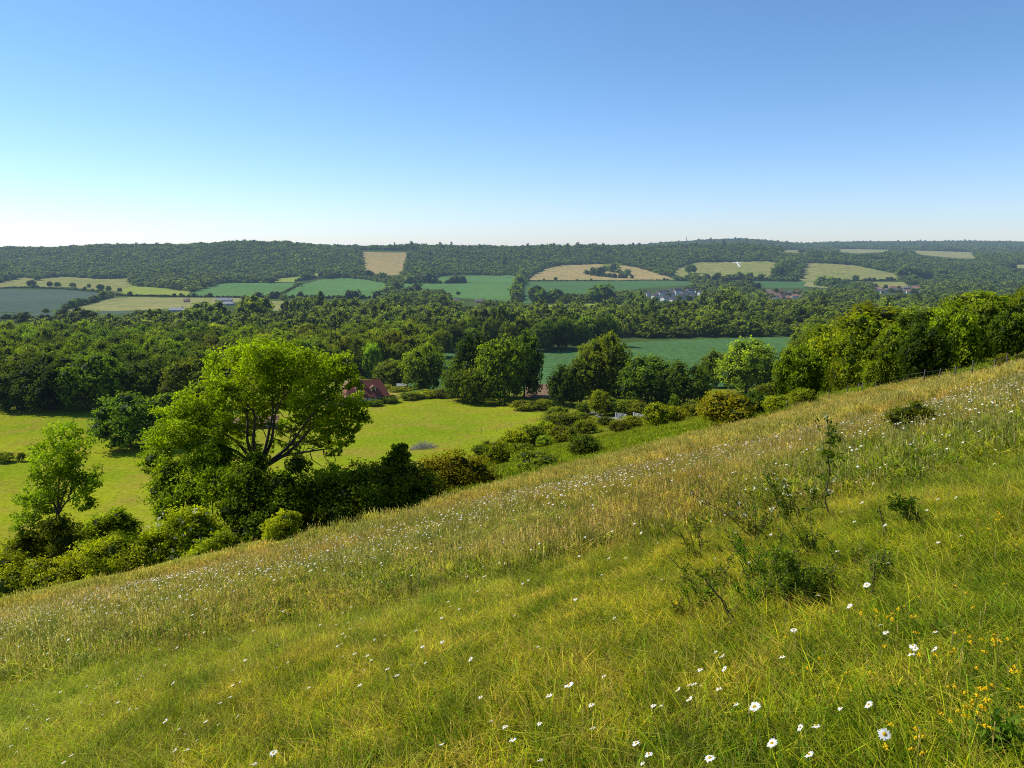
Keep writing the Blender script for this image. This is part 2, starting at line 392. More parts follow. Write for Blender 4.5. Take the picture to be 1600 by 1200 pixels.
# ------------------------------------------------------------------ geometry-node scatter: one object of uncountable stuff
def scatter(name, protos, pts, rz, scl, pick, mats, attr, tiltx=None, **t):
    """protos: list of (V, faces, colour/shade values). All live in one mesh; nodes instance them on its loose points."""
    V = []; fs = {}; A = []; pid = []; n = 0
    for k, (v, faces, a) in enumerate(protos):
        V.append(v); A.append(a); pid.append(np.full(len(v), k)); 
        for f in faces:
            f = np.asarray(f)
            if len(f): fs.setdefault(f.shape[1], []).append(f + n)
        n += len(v)
    npt = len(pts)
    V.append(pts); pid.append(np.full(npt, -1))
    A0 = np.concatenate(A); A.append(np.zeros((npt,) + A0.shape[1:]))
    me = mesh(name, np.concatenate(V), [np.concatenate(v) for v in fs.values()], mats, attr={attr: np.concatenate(A)})
    tot = len(me.vertices)
    def ia(nm, val, typ):
        at = me.attributes.new(nm, typ, 'POINT'); at.data.foreach_set('vector' if typ == 'FLOAT_VECTOR' else 'value', val.ravel())
    ia('pid', np.concatenate(pid).astype(np.int32), 'INT')
    pk = np.zeros(tot, np.int32); pk[-npt:] = pick; ia('pick', pk, 'INT')
    rv = np.zeros((tot, 3), np.float32); rv[-npt:, 2] = rz
    if tiltx is not None: rv[-npt:, 0] = tiltx
    ia('rot', rv, 'FLOAT_VECTOR')
    s = np.ones((tot, 3), np.float32); s[-npt:] = scl; ia('scl', s, 'FLOAT_VECTOR')
    o = link(name, me, **t)
    ng = bpy.data.node_groups.new(name, 'GeometryNodeTree')
    ng.interface.new_socket('Geometry', in_out='INPUT', socket_type='NodeSocketGeometry')
    ng.interface.new_socket('Geometry', in_out='OUTPUT', socket_type='NodeSocketGeometry')
    gi = ng.nodes.new('NodeGroupInput'); go = ng.nodes.new('NodeGroupOutput'); L = ng.links
    def named(nm, typ):
        q = ng.nodes.new('GeometryNodeInputNamedAttribute'); q.data_type = typ; q.inputs['Name'].default_value = nm
        return q.outputs['Attribute']
    pidn = named('pid', 'INT')
    def sep(k):
        c = ng.nodes.new('FunctionNodeCompare'); c.data_type = 'INT'; c.operation = 'EQUAL'
        i = [s for s in c.inputs if s.type == 'INT']; L.new(pidn, i[0]); i[1].default_value = k
        q = ng.nodes.new('GeometryNodeSeparateGeometry'); q.domain = 'POINT'
        L.new(gi.outputs[0], q.inputs['Geometry']); L.new(c.outputs[0], q.inputs['Selection'])
        return q.outputs['Selection']
    jn = ng.nodes.new('GeometryNodeJoinGeometry')
    for k in reversed(range(len(protos))):      # the join lists its last link first
        g2 = ng.nodes.new('GeometryNodeGeometryToInstance'); L.new(sep(k), g2.inputs[0]); L.new(g2.outputs[0], jn.inputs[0])
    ip = ng.nodes.new('GeometryNodeInstanceOnPoints'); L.new(sep(-1), ip.inputs['Points']); L.new(jn.outputs[0], ip.inputs['Instance'])
    ip.inputs['Pick Instance'].default_value = True
    L.new(named('pick', 'INT'), ip.inputs['Instance Index'])
    e = ng.nodes.new('FunctionNodeEulerToRotation'); L.new(named('rot', 'FLOAT_VECTOR'), e.inputs[0]); L.new(e.outputs[0], ip.inputs['Rotation'])
    L.new(named('scl', 'FLOAT_VECTOR'), ip.inputs['Scale'])
    L.new(ip.outputs[0], go.inputs[0])
    md = o.modifiers.new('scatter', 'NODES'); md.node_group = ng
    return o

#@@TERRAIN
# ------------------------------------------------------------------ ground sheets
def build_ground():
    tc = np.linspace(-1.15, 1.15, 1300)
    s = np.exp(np.linspace(math.log(45), math.log(9060), 760))     # distance from an apex 60 m behind the viewpoint
    S, T = np.meshgrid(s, tc, indexing='ij')
    X = T * S; Y = S - 60
    Z = ground(X, Y)
    nr, ncol = S.shape
    Xc = (X[:-1, :-1] + X[1:, 1:]) / 2; Yc = (Y[:-1, :-1] + Y[1:, 1:]) / 2; Zc = (Z[:-1, :-1] + Z[1:, 1:]) / 2
    px, py = proj(Xc, Yc, Zc); 
    front = Yc > 2
    fid = np.full(Xc.shape, -1)          # -1 rough
    fid[Yc > 420] = -2
    medge = np.interp(px, MEX, MEY)
    mead = (((py > medge) & front) | (Yc <= 6)) & (Yc < 150)
    names = {}
    for k, (nm, mt, y0, y1, s_, clear) in enumerate(FIELDS):
        pg = poly(s_)
        sel = inside(px, py, pg) & (Yc > y0) & (Yc < y1)
        fid[sel] = k
    fid[mead] = -3
    idx = np.arange(nr * ncol).reshape(nr, ncol)
    F4 = np.stack([idx[:-1, :-1], idx[:-1, 1:], idx[1:, 1:], idx[1:, :-1]], -1)
    allV = np.stack([X, Y, Z], -1).reshape(-1, 3)
    def emit(name, mask, mat, **t):
        if not mask.any(): return
        f = F4[mask]; u, inv = np.unique(f, return_inverse=True)
        me = mesh(name, allV[u], [inv.reshape(f.shape)], [mat], smooth=True)
        link(name, me, **t)
    emit('meadow_ground', fid == -3, M['meadow'], kind='structure')
    emit('hillside', fid == -1, M['rough'], kind='structure')
    emit('valley_ground', fid == -2, M['valley'], kind='structure')
    for k, (nm, mt, *_r) in enumerate(FIELDS): emit(nm, fid == k, M[mt], kind='structure')
build_ground()
CLEAR = [poly(f[4]) for f in FIELDS if f[5]] + [poly(s) for s in (
    '1000,452 1100,452 1090,470 1015,470',            # terraces
    '1190,452 1262,452 1262,468 1195,468', '1366,447 1445,445 1445,460 1366,459', '328,466 372,466 376,479 330,479',
    '700,470 760,468 760,476 700,478', '-100,504 60,501 120,504 60,508 -100,510', '150,512 195,511 200,516 155,517', '330,494 372,493 380,498 335,500', '345,503 362,503 362,506 345,507', '1000,483 1040,482 1040,487 1000,488', '545,585 640,585 640,632 545,632')]
def blocked(px, py):
    r = np.zeros(np.shape(px), bool)
    for pg in CLEAR: r |= inside(px, py, pg)
    return r
#@@FAR
# ------------------------------------------------------------------ far and middle woods as masses
def tree_proto(r, W, H, n, size, core=.62, shape='round', nl=9, z0=-.05):
    mb = MB(); foliage(mb, lobes_round(r, W, H, nl, z0, (.2, .3), shape), n, size, r, core=core, spread=.3)
    return np.concatenate(mb.V), [np.concatenate(mb.Q)], np.concatenate(mb.A)
farp = [tree_proto(rng, 1, rng.uniform(.8, 1.15), 170, .075, nl=7) for _ in range(8)] + [tree_proto(rng, .7, 1.5, 110, .08, nl=7, shape='cone')]
midp = [tree_proto(rng, 1, rng.uniform(.85, 1.25), 620, .045, nl=12) for _ in range(7)] + [tree_proto(rng, .7, 1.5, 560, .04, nl=10, shape='cone')]
def wood_points(y0, y1, sp, tmin=-.8, tmax=.8, xfun=None):
    ys = []; y = y0
    X = []; Y = []
    while y < y1:
        s = sp * (1 if not callable(xfun) else xfun(y))
        xs = np.arange(tmin * y, tmax * y, s); X.append(xs + rng.uniform(-.42, .42, len(xs)) * s); Y.append(np.full(len(xs), y) + rng.uniform(-.42, .42, len(xs)) * s)
        y += s
    X = np.concatenate(X); Y = np.concatenate(Y)
    return X, Y, ground(X, Y)
def keep_trees(X, Y, Z, H):
    x0, y0 = proj(X, Y, Z); x1, y1 = proj(X, Y, Z + H); xm, ym = proj(X, Y, Z + H * .5)
    return ~(blocked(x0, y0) | blocked(x1, y1 + .5) | blocked(xm, ym))
def do_mass(name, X, Y, Z, H, W, protos, label, cone=.05):
    n = len(X); pick = rng.integers(0, len(protos) - 1, n); pick[rng.random(n) < cone] = len(protos) - 1
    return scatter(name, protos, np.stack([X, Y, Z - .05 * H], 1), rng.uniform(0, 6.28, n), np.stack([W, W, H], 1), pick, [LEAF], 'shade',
            label=label, cat='woodland', kind='stuff')
# far hillside woods: (2) slopes west, centre, east
X, Y, Z = wood_points(1250, 2900, 14, -.85, .85)
H = rng.uniform(8, 16, len(X)) * (1 + .25 * wob(X, Y, 90, 5)); H = np.clip(H, 7, 20) * 1.05; W = rng.uniform(14, 25, len(X)); q_ = rng.choice([.7, 1., 1., 1.3, 1.5], len(X)); W = W * q_; H = H * (.4 + .6 * q_)
k = keep_trees(X, Y, Z, H); px, py = proj(X, Y, Z)
# open downland scrub on the far left and the village gardens are thinner
thin = (Y < 1500) & (rng.random(len(X)) < .45 + .3 * wob(X, Y, 60, 2))
k &= ~thin
k &= ~((px > 1230) & (Y > 2100) & (wob(X, Y, 140, 7) > .85))
for nm, a, b, lab in (('hillside_wood', -400, 600, 'dense bluish green wood covering the far ridge left of the straw coloured field'),
                      ('plantation_wood', 600, 1215, 'dense wood covering the far ridge right of the straw coloured field'),
                      ('valley_side_wood', 1215, 2100, 'broken woods and copses on the far hills at the right')):
    s = k & (px >= a) & (px < b)
    do_mass(nm, X[s], Y[s], Z[s], H[s], W[s], farp, lab, .0 if nm[0] != 'p' else .05)
# most distant hills
X, Y, Z = wood_points(3100, 6100, 24, .12, .85)
H = rng.uniform(11, 19, len(X)); W = rng.uniform(26, 36, len(X)); k = keep_trees(X, Y, Z, H * 1.)
k &= ((wob(X, Y, 420, 3) < .75))
s = k & (X / Y < .42); do_mass('ridge_wood', X[s], Y[s], Z[s], H[s], W[s], farp, 'hazy wood on the highest ridge behind the far plantation', .05)
s = k & (X / Y >= .42); do_mass('horizon_wood', X[s], Y[s], Z[s], H[s], W[s], farp, 'hazy blue woods on the most distant hills at the right', .05)
# valley floor woods
X, Y, Z = wood_points(560, 1250, 10.5, -.8, .8)
H = rng.uniform(9, 18, len(X)) * (1 + .25 * wob(X, Y, 70, 3)); W = rng.uniform(12, 23, len(X)); q_ = rng.choice([.72, 1., 1., 1.35], len(X)); H = H * q_; W = W * q_
H = np.where(Y > 900, H * .8, H)
k = keep_trees(X, Y, Z, H) & (rng.random(len(X)) < np.where(Y > 900, .72, .93))
wl = (px_ := proj(X, Y, Z)[0]) > 985; wl &= (px_ < 1185) & (Y > 820)
wo = do_mass('willow_wood', X[k & wl], Y[k & wl], Z[k & wl], H[k & wl], W[k & wl], midp, 'pale grey green rounded trees in front of the white terraces'); wo.color = (1.5, 1.45, 1.9, 1)
s = k & (Y > 820) & ~wl; do_mass('valley_trees', X[s], Y[s], Z[s], H[s], W[s], midp, 'scattered trees and copses over the valley floor before the village').color = (1.2, 1.15, 1.0, 1)
s = k & (Y <= 820); do_mass('valley_wood', X[s], Y[s], Z[s], H[s], W[s], midp, 'continuous green wood canopy filling the middle of the valley').color = (1.4, 1.28, .9, 1)

# hedgerows of the far fields, each one a thing
def hedge(pts, h, label, sp=1.0, w=None, group=None, trees=0):
    P3 = [P(a, b, 60) for a, b in pts]
    loc = P3[0].copy(); mb = MB(); r = np.random.default_rng(int(abs(pts[0][0] * 7 + pts[0][1])))
    for p, q in zip(P3[:-1], P3[1:]):
        L = np.linalg.norm((q - p)[:2]); n = max(int(L / (h * sp)), 1)
        for i in range(n):
            c = p + (q - p) * (i + r.random()) / n; c[2] = ground(c[0], c[1])
            hh = h * r.uniform(.7, 1.25) * (2.2 if r.random() < trees else 1)
            foliage(mb, [(c[0] - loc[0], c[1] - loc[1], c[2] - loc[2] + hh * .4, hh * .62, .95)], 60, hh * .16, r, core=.8)
    o = link('hedge', mb.build('hedge', LEAF), loc=loc, label=label, cat='hedge', group=group)
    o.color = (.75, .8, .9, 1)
    return o
FARH = [
 ([(-60, 451), (40, 450), (100, 452), (150, 456), (175, 462), (280, 464), (400, 465)], 3.5, 'long dark hedge below the olive slope at the far left', .06),
 ([(100, 484), (130, 476), (165, 466)], 5, 'short bushy hedge between the teal crop and the straw field', .2),
 ([(-60, 499), (60, 499), (130, 497)], 5, 'straight dark hedge along the bottom of the teal crop strip', .05),
 ([(433, 461), (450, 454), (467, 445)], 3, 'thin dark hedge climbing between two green crops', 0),
 ([(400, 467), (470, 466), (540, 467), (600, 467)], 6, 'ragged hedge under the rounded green crop field', .25),
 ([(500, 434), (530, 433), (570, 434), (612, 440)], 9, 'tree lined hedge along the top of the rounded green field', .3),
 ([(462, 440), (480, 437), (495, 434)], 7, 'stubby hedge where the narrow yellow meadow meets the green crops', .2),
 ([(612, 446), (620, 440), (634, 428), (637, 405)], 5, 'hedge running down the right side of the straw coloured hill field', .1),
 ([(640, 443), (670, 442), (690, 443)], 10, 'clump of trees in the green field left of the ridge plantation', .2),
 ([(695, 443), (715, 442), (728, 441)], 8, 'shorter clump of trees in the green field beneath the plantation', .2),
 ([(806, 470), (807, 455), (813, 440), (818, 430)], 8, 'tall hedge between two green fields below the plantation', .2),
 ([(818, 439), (900, 439), (1000, 438), (1080, 438)], 2.5, 'thin line of hedge between the dry slope and the teal crop', .05),
 ([(915, 428), (935, 431), (960, 434), (988, 435)], 11, 'oval copse standing in the dry hillside field', .15),
 ([(920, 423), (945, 423), (970, 427), (985, 431)], 11, 'back row of the oval copse in the dry hillside field', .15),
 ([(1070, 437), (1100, 440), (1150, 437), (1195, 439)], 8, 'row of trees at the foot of the olive hillside with the chalk cross', .3),
 ([(1110, 449), (1140, 450), (1190, 450)], 13, 'dark clump of trees above the terraced houses', .3),
 ([(1216, 436), (1228, 424), (1248, 418)], 13, 'wedge of dark trees between the two olive hillsides', .3),
 ([(1280, 439), (1330, 439), (1400, 438)], 4, 'spaced line of bushes below the right olive hillside', .15),
 ([(1275, 446), (1300, 449), (1320, 450)], 10, 'rounded copse above the red roofed village', .3),
 ([(830, 473), (880, 472), (940, 474), (990, 473)], 13, 'dark belt of trees in front of the teal crop left of the terraces', .3),
 ([(1405, 436), (1440, 436), (1475, 434)], 12, 'belt of trees at the right end of the olive hillside', .3),
 ([(690, 462), (650, 462), (615, 463)], 9, 'belt of trees around the farm below the green fields', .3),
]
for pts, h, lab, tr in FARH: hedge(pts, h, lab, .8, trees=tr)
# isolated trees in the far fields
#@@MID
# ------------------------------------------------------------------ individual trees
def variant(kind, seed):
    r = np.random.default_rng(seed); mb = MB()
    if kind == 'oak': lb = lobes_round(r, 1, 1, 24, -.04, (.15, .25)); n, sz = 6500, .026
    elif kind == 'tall': lb = lobes_round(r, .62, 1, 20, -.02, (.17, .26)); n, sz = 5200, .022
    elif kind == 'bush': lb = lobes_round(r, 1, .8, 14, .0, (.2, .3)); n, sz = 4200, .03
    elif kind == 'cone': lb = lobes_round(r, .6, 1, 20, .06, (.15, .22), 'cone'); n, sz = 4200, .022
    else: lb = lobes_round(r, 1, .7, 22, -.02, (.14, .24), 'flat'); n, sz = 6200, .026
    foliage(mb, lb, n, sz, r, core=.6, spread=.36)
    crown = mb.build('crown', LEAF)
    tb = MB(); pts, rd = limb((0, 0, -.05), (r.uniform(-.03, .03), r.uniform(-.03, .03), .62), .03, .012, r); tb.tube(pts, rd, 8)
    for i in range(6):
        l = lb[r.integers(0, len(lb))]; b = pts[r.integers(2, 5)]
        q, rr = limb(b, (l[0] * .8, l[1] * .8, l[2]), .012, .004, r, 5, -.1); tb.tube(q, rr, 5)
    trunk = tb.build('trunk', BARK, smooth=True)
    return crown, trunk
VAR = {k: [variant(k, 100 * i + j) for j in range(n)] for i, (k, n) in enumerate((('oak', 6), ('tall', 3), ('bush', 4), ('cone', 2), ('flat', 2)))}
def plant_tree(name, p, W, H, kind, color, label, cat='tree', group=None, rz=None, v=None):
    o = empty(name, (p[0], p[1], p[2] - .02 * H), rng.uniform(0, 6.28) if rz is None else rz, label, cat, group)
    vs = VAR[kind]; cr, tk = vs[rng.integers(0, len(vs)) if v is None else v % len(vs)]
    w0 = .62 if kind in ('tall',) else (.6 if kind == 'cone' else 1.); h0 = .8 if kind == 'bush' else (.7 if kind == 'flat' else 1.)
    o.scale = (W / w0, W / w0, H / h0)
    a = link('trunk', tk, o); b = link('crown', cr, o); b.color = (*color, 1)
    return o
DK = (.62, .72, .8); MDG = (.9, .95, .9); YG = (1.5, 1.35, .9); BR = (1.25, 1.2, .9); GG = (1.15, 1.2, 1.7); RB = (1.45, .95, .9); OL = (1.15, 1.05, .9)
# hero trees: px centre, base row, top row, width px, kind, colour, name, label
HERO = [
 (722, 626, 556, 62, 'oak', (1.0, 1.15, 1.5), 'broadleaf_tree', 'grey green tree at the left end of the tall clump beside the yellow pasture'),
 (742, 622, 513, 66, 'oak', DK, 'broadleaf_tree', 'tall dark tree in the clump right of the farmhouse, behind its grey green neighbour'),
 (738, 630, 572, 58, 'bush', YG, 'broadleaf_tree', 'low yellow green tree at the front of the tall clump beside the pasture'),
 (782, 628, 520, 74, 'oak', BR, 'broadleaf_tree', 'broad mid green tree in the middle of the clump beside the pasture'),
 (818, 620, 514, 58, 'oak', DK, 'broadleaf_tree', 'rightmost dark tree of the tall clump, edge against the teal crop'),
 (665, 612, 535, 66, 'oak', BR, 'broadleaf_tree', 'dome shaped dark green tree behind the pasture hedge right of the farmhouse'),
 (617, 606, 560, 60, 'oak', YG, 'broadleaf_tree', 'rounded lighter green tree just above the farmhouse garden'),
 (945, 628, 517, 84, 'oak', YG, 'broadleaf_tree', 'tall yellow green tree alone against the teal crop field'),
 (908, 632, 556, 56, 'tall', BR, 'broadleaf_tree', 'narrow tree leaning on the left side of the tall yellow green tree'),
 (880, 634, 570, 44, 'oak', DK, 'broadleaf_tree', 'small dark tree right of the bare red soil'),
 (1010, 633, 553, 88, 'oak', GG, 'broadleaf_tree', 'round grey green tree in front of the middle of the teal crop'),
 (1068, 634, 562, 76, 'oak', DK, 'broadleaf_tree', 'dark spiky topped tree between two grey green trees'),
 (1166, 614, 526, 82, 'oak', (1.35, 1.3, 1.75), 'broadleaf_tree', 'pale grey green spreading tree at the right end of the teal crop'),
 (1118, 606, 545, 50, 'oak', (1.1, 1.1, 1.2), 'broadleaf_tree', 'lower tree touching the left side of the pale spreading tree'),
 (1245, 628, 532, 72, 'oak', (1.35, 1.3, .9), 'broadleaf_tree', 'bright green tree at the left front corner of the hillside wood'),
 (1290, 616, 512, 62, 'oak', YG, 'broadleaf_tree', 'yellow green tree behind the flowering bush in the hillside wood'),
 (1345, 612, 482, 74, 'tall', YG, 'broadleaf_tree', 'tall bright yellow green tree standing forward from the hillside wood'),
 (1395, 606, 508, 70, 'oak', BR, 'broadleaf_tree', 'mid green tree above the flowering bush at the wood edge'),
 (1440, 600, 500, 74, 'oak', DK, 'broadleaf_tree', 'dark tree casting its shadow on the grass at the wood edge'),
 (1482, 586, 470, 76, 'oak', (1.2, 1.2, .9), 'broadleaf_tree', 'rounded green tree at the wood edge left of the dark bush'),
 (1530, 572, 462, 80, 'oak', BR, 'broadleaf_tree', 'broad green tree at the wood edge above the dark bush'),
 (1600, 552, 484, 66, 'oak', OL, 'broadleaf_tree', 'bronze tinted tree at the right margin of the wood edge'),
 (1570, 566, 480, 60, 'oak', MDG, 'broadleaf_tree', 'dark green tree between the broad tree and the bronze tinted tree'),
 (1135, 668, 609, 86, 'bush', RB, 'hawthorn', 'reddish brown rounded hawthorn at the lower edge of the daisy meadow'),
 (1180, 654, 611, 60, 'bush', DK, 'bush', 'dark green bush tucked behind the reddish brown hawthorn'),
 (205, 700, 610, 100, 'oak', (.8, .95, 1.35), 'broadleaf_tree', 'dark grey green tree reaching out into the left pasture'),
 (262, 690, 612, 90, 'oak', (.85, .95, 1.1), 'broadleaf_tree', 'dark tree between the left pasture and the big ash'),
 (235, 632, 556, 74, 'oak', DK, 'broadleaf_tree', 'rounded dark tree behind the grey green tree at the left pasture'),
 (30, 640, 578, 70, 'oak', DK, 'broadleaf_tree', 'dark bushy tree at the left end of the shaded wood edge'),
 (85, 641, 552, 86, 'oak', DK, 'broadleaf_tree', 'dark tree in the middle of the shaded wood edge at the left'),
 (150, 641, 545, 90, 'oak', (.75, .85, .8), 'broadleaf_tree', 'tall dark tree at the right end of the shaded wood edge at the left'),
 (300, 640, 556, 78, 'oak', BR, 'broadleaf_tree', 'mid green tree just left of the big ash, behind its crown'),
]
used_boxes = []
for (x, b, t, w, kind, colr, nm, lab) in HERO:
    p = P(x, b, 20); Hh = ztop(p[1], t) - p[2]; W = w * scale_at(p)
    plant_tree(nm, p, W, Hh, kind, colr, lab, 'bush' if nm == 'bush' else 'tree')
    used_boxes.append((x, (b + t) / 2, w / 2 * .9, (b - t) / 2 * .9, p[1]))
# woods made of individual trees: nearest first, kept only where they show
ZONES = [
 ('-60,520 0,512 200,508 330,512 330,600 200,620 190,636 0,634 -60,634', 'tree of the dense shaded wood behind the left pasture', 'trees in the wood behind the left pasture', 17),
 ('330,508 560,505 700,505 700,553 690,560 680,580 600,590 560,592 330,600', 'tree of the wood on the valley side behind the red roofed farmhouse', 'trees in the wood behind the farmhouse', 17),
 ('700,507 835,506 835,548 700,552', 'tree of the wood at the top left of the teal crop', 'trees in the wood left of the teal crop', 19),
 ('835,506 1000,507 1250,507 1250,529 1120,532 1000,538 835,552', 'tree of the dark belt of woodland along the back of the teal crop', 'trees in the belt behind the teal crop', 18),
 ('1250,512 1330,500 1500,480 1720,440 1720,535 1590,549 1530,560 1450,585 1400,600 1300,612 1250,620', 'tree of the wood running up the hillside at the right', 'trees in the hillside wood at the right', 15),
]
cover = np.zeros((600, 900), bool)     # quarter-scale sight check in the photo frame, 4 px cells, 100 px margin left
gy, gx = np.mgrid[0:600, 0:900]
def ell(x, y, rx, ry): 
    return ((gx * 2 - 100 - x) / max(rx, 1)) ** 2 + ((gy * 2 - y) / max(ry, 1)) ** 2 < 1
cands = []
X, Y, Z = wood_points(125, 600, 10.5, -.78, .9)
px, py = proj(X, Y, Z)
for zi, (s_, lab, grp, hm) in enumerate(ZONES):
    sel = inside(px, py, poly(s_)) & (rng.random(len(X)) < (.93 if zi != 4 else .48))
    if zi == 4: sel &= (Y > 118)
    for i in np.nonzero(sel)[0]:
        H1 = hm * rng.uniform(.78, 1.2); W1 = rng.uniform(9.5, 15) if zi != 4 else rng.uniform(9, 16)
        if zi == 4 and Y[i] > 260: H1 *= 1.25
        _, yt = proj(X[i], Y[i], Z[i] + H1)
        if zi == 4:
            sky = np.interp(px[i], [1250, 1300, 1350, 1400, 1450, 1480, 1530, 1600], [490, 478, 464, 464, 455, 440, 436, 440])
            if yt < sky: H1 = ztop(Y[i], sky + rng.uniform(0, 6)) - Z[i]
            if H1 < 5: continue
        if zi == 3:
            sky = np.interp(px[i], [835, 900, 1000, 1060, 1110, 1200, 1250], [498, 488, 484, 480, 474, 478, 484])
            yt = proj(X[i], Y[i], Z[i] + H1)[1]
            if yt < sky: H1 = ztop(Y[i], sky + rng.uniform(0, 6)) - Z[i]
            if H1 < 6: continue
        cands.append((Y[i], X[i], Z[i], W1, H1, zi))
cands.sort(key=lambda c: c[0])
allc = [('h', b[4], b) for b in used_boxes] + [('c', c[0], c) for c in cands]
allc.sort(key=lambda c: c[1])
kept = []
for kind_, yy, c in allc:
    if kind_ == 'h':
        x, y, rx, ry, _ = c; cover |= ell(x, y, rx, ry)
    else:
        Y1, X1, Z1, W1, H1, zi = c
        x0, y0 = proj(X1, Y1, Z1); x1, y1 = proj(X1, Y1, Z1 + H1); mpp = (Y1 * CT - Z1 * ST) / F
        if x0 < -60 or x0 > 1680: continue
        e = ell(x0, (y0 + y1) / 2, W1 * .48 / mpp, (y0 - y1) * .5)
        if not e.any(): continue
        new = (e & ~cover).sum() / max(e.sum(), 1)
        if new * e.sum() > 14:
            kept.append((c, new)); cover |= ell(x0, (y0 + y1) / 2, W1 * .42 / mpp, (y0 - y1) * .45)
kept = kept[:290]
print('individual wood trees', len(kept))
lastY = max(c[0][0] for c in kept)
for (Y1, X1, Z1, W1, H1, zi), new in kept:
    kd = rng.choice(['oak', 'oak', 'oak', 'tall', 'flat']) if zi < 4 else rng.choice(['oak', 'oak', 'tall'])
    base = np.array({0: (.9, .95, .75), 1: (1.2, 1.15, .85), 2: (.85, .92, .85), 3: (.72, .85, .75), 4: (1.15, 1.12, .85)}[zi])
    colr = base * rng.uniform(.6, 1.4) * np.array([rng.uniform(.9, 1.2), 1, rng.uniform(.9, 1.15)])
    plant_tree('woodland_tree', (X1, Y1, Z1), W1, H1, kd, tuple(colr), ZONES[zi][1], 'tree', ZONES[zi][2])
# small isolated trees in the far fields
ISO = [(50, 448, 437), (78, 448, 438), (90, 448, 439), (114, 449, 438), (139, 450, 441), (157, 453, 444), (170, 455, 445), (187, 456, 447), (72, 489, 479), (144, 473, 463),
       (283, 463, 456), (304, 456, 449), (59, 438, 428), (716, 461, 452), (1079, 427, 413), (1061, 436, 427), (1337, 438, 430), (1386, 438, 432), (1398, 438, 433),
       (886, 478, 455), (862, 470, 457), (1373, 414, 404), (850, 438, 433), (868, 438, 433)]
for i, (x, b, t) in enumerate(ISO):
    p = P(x, b, 300); Hh = max(ztop(p[1], t) - p[2], 5)
    Hh *= rng.uniform(.6, 1.1); plant_tree('field_tree', p, Hh * rng.uniform(.8, 1.4), Hh, 'oak', (.7, .8, .85),
               'small solitary tree standing in the far fields across the valley', 'tree', 'solitary trees in the far fields')
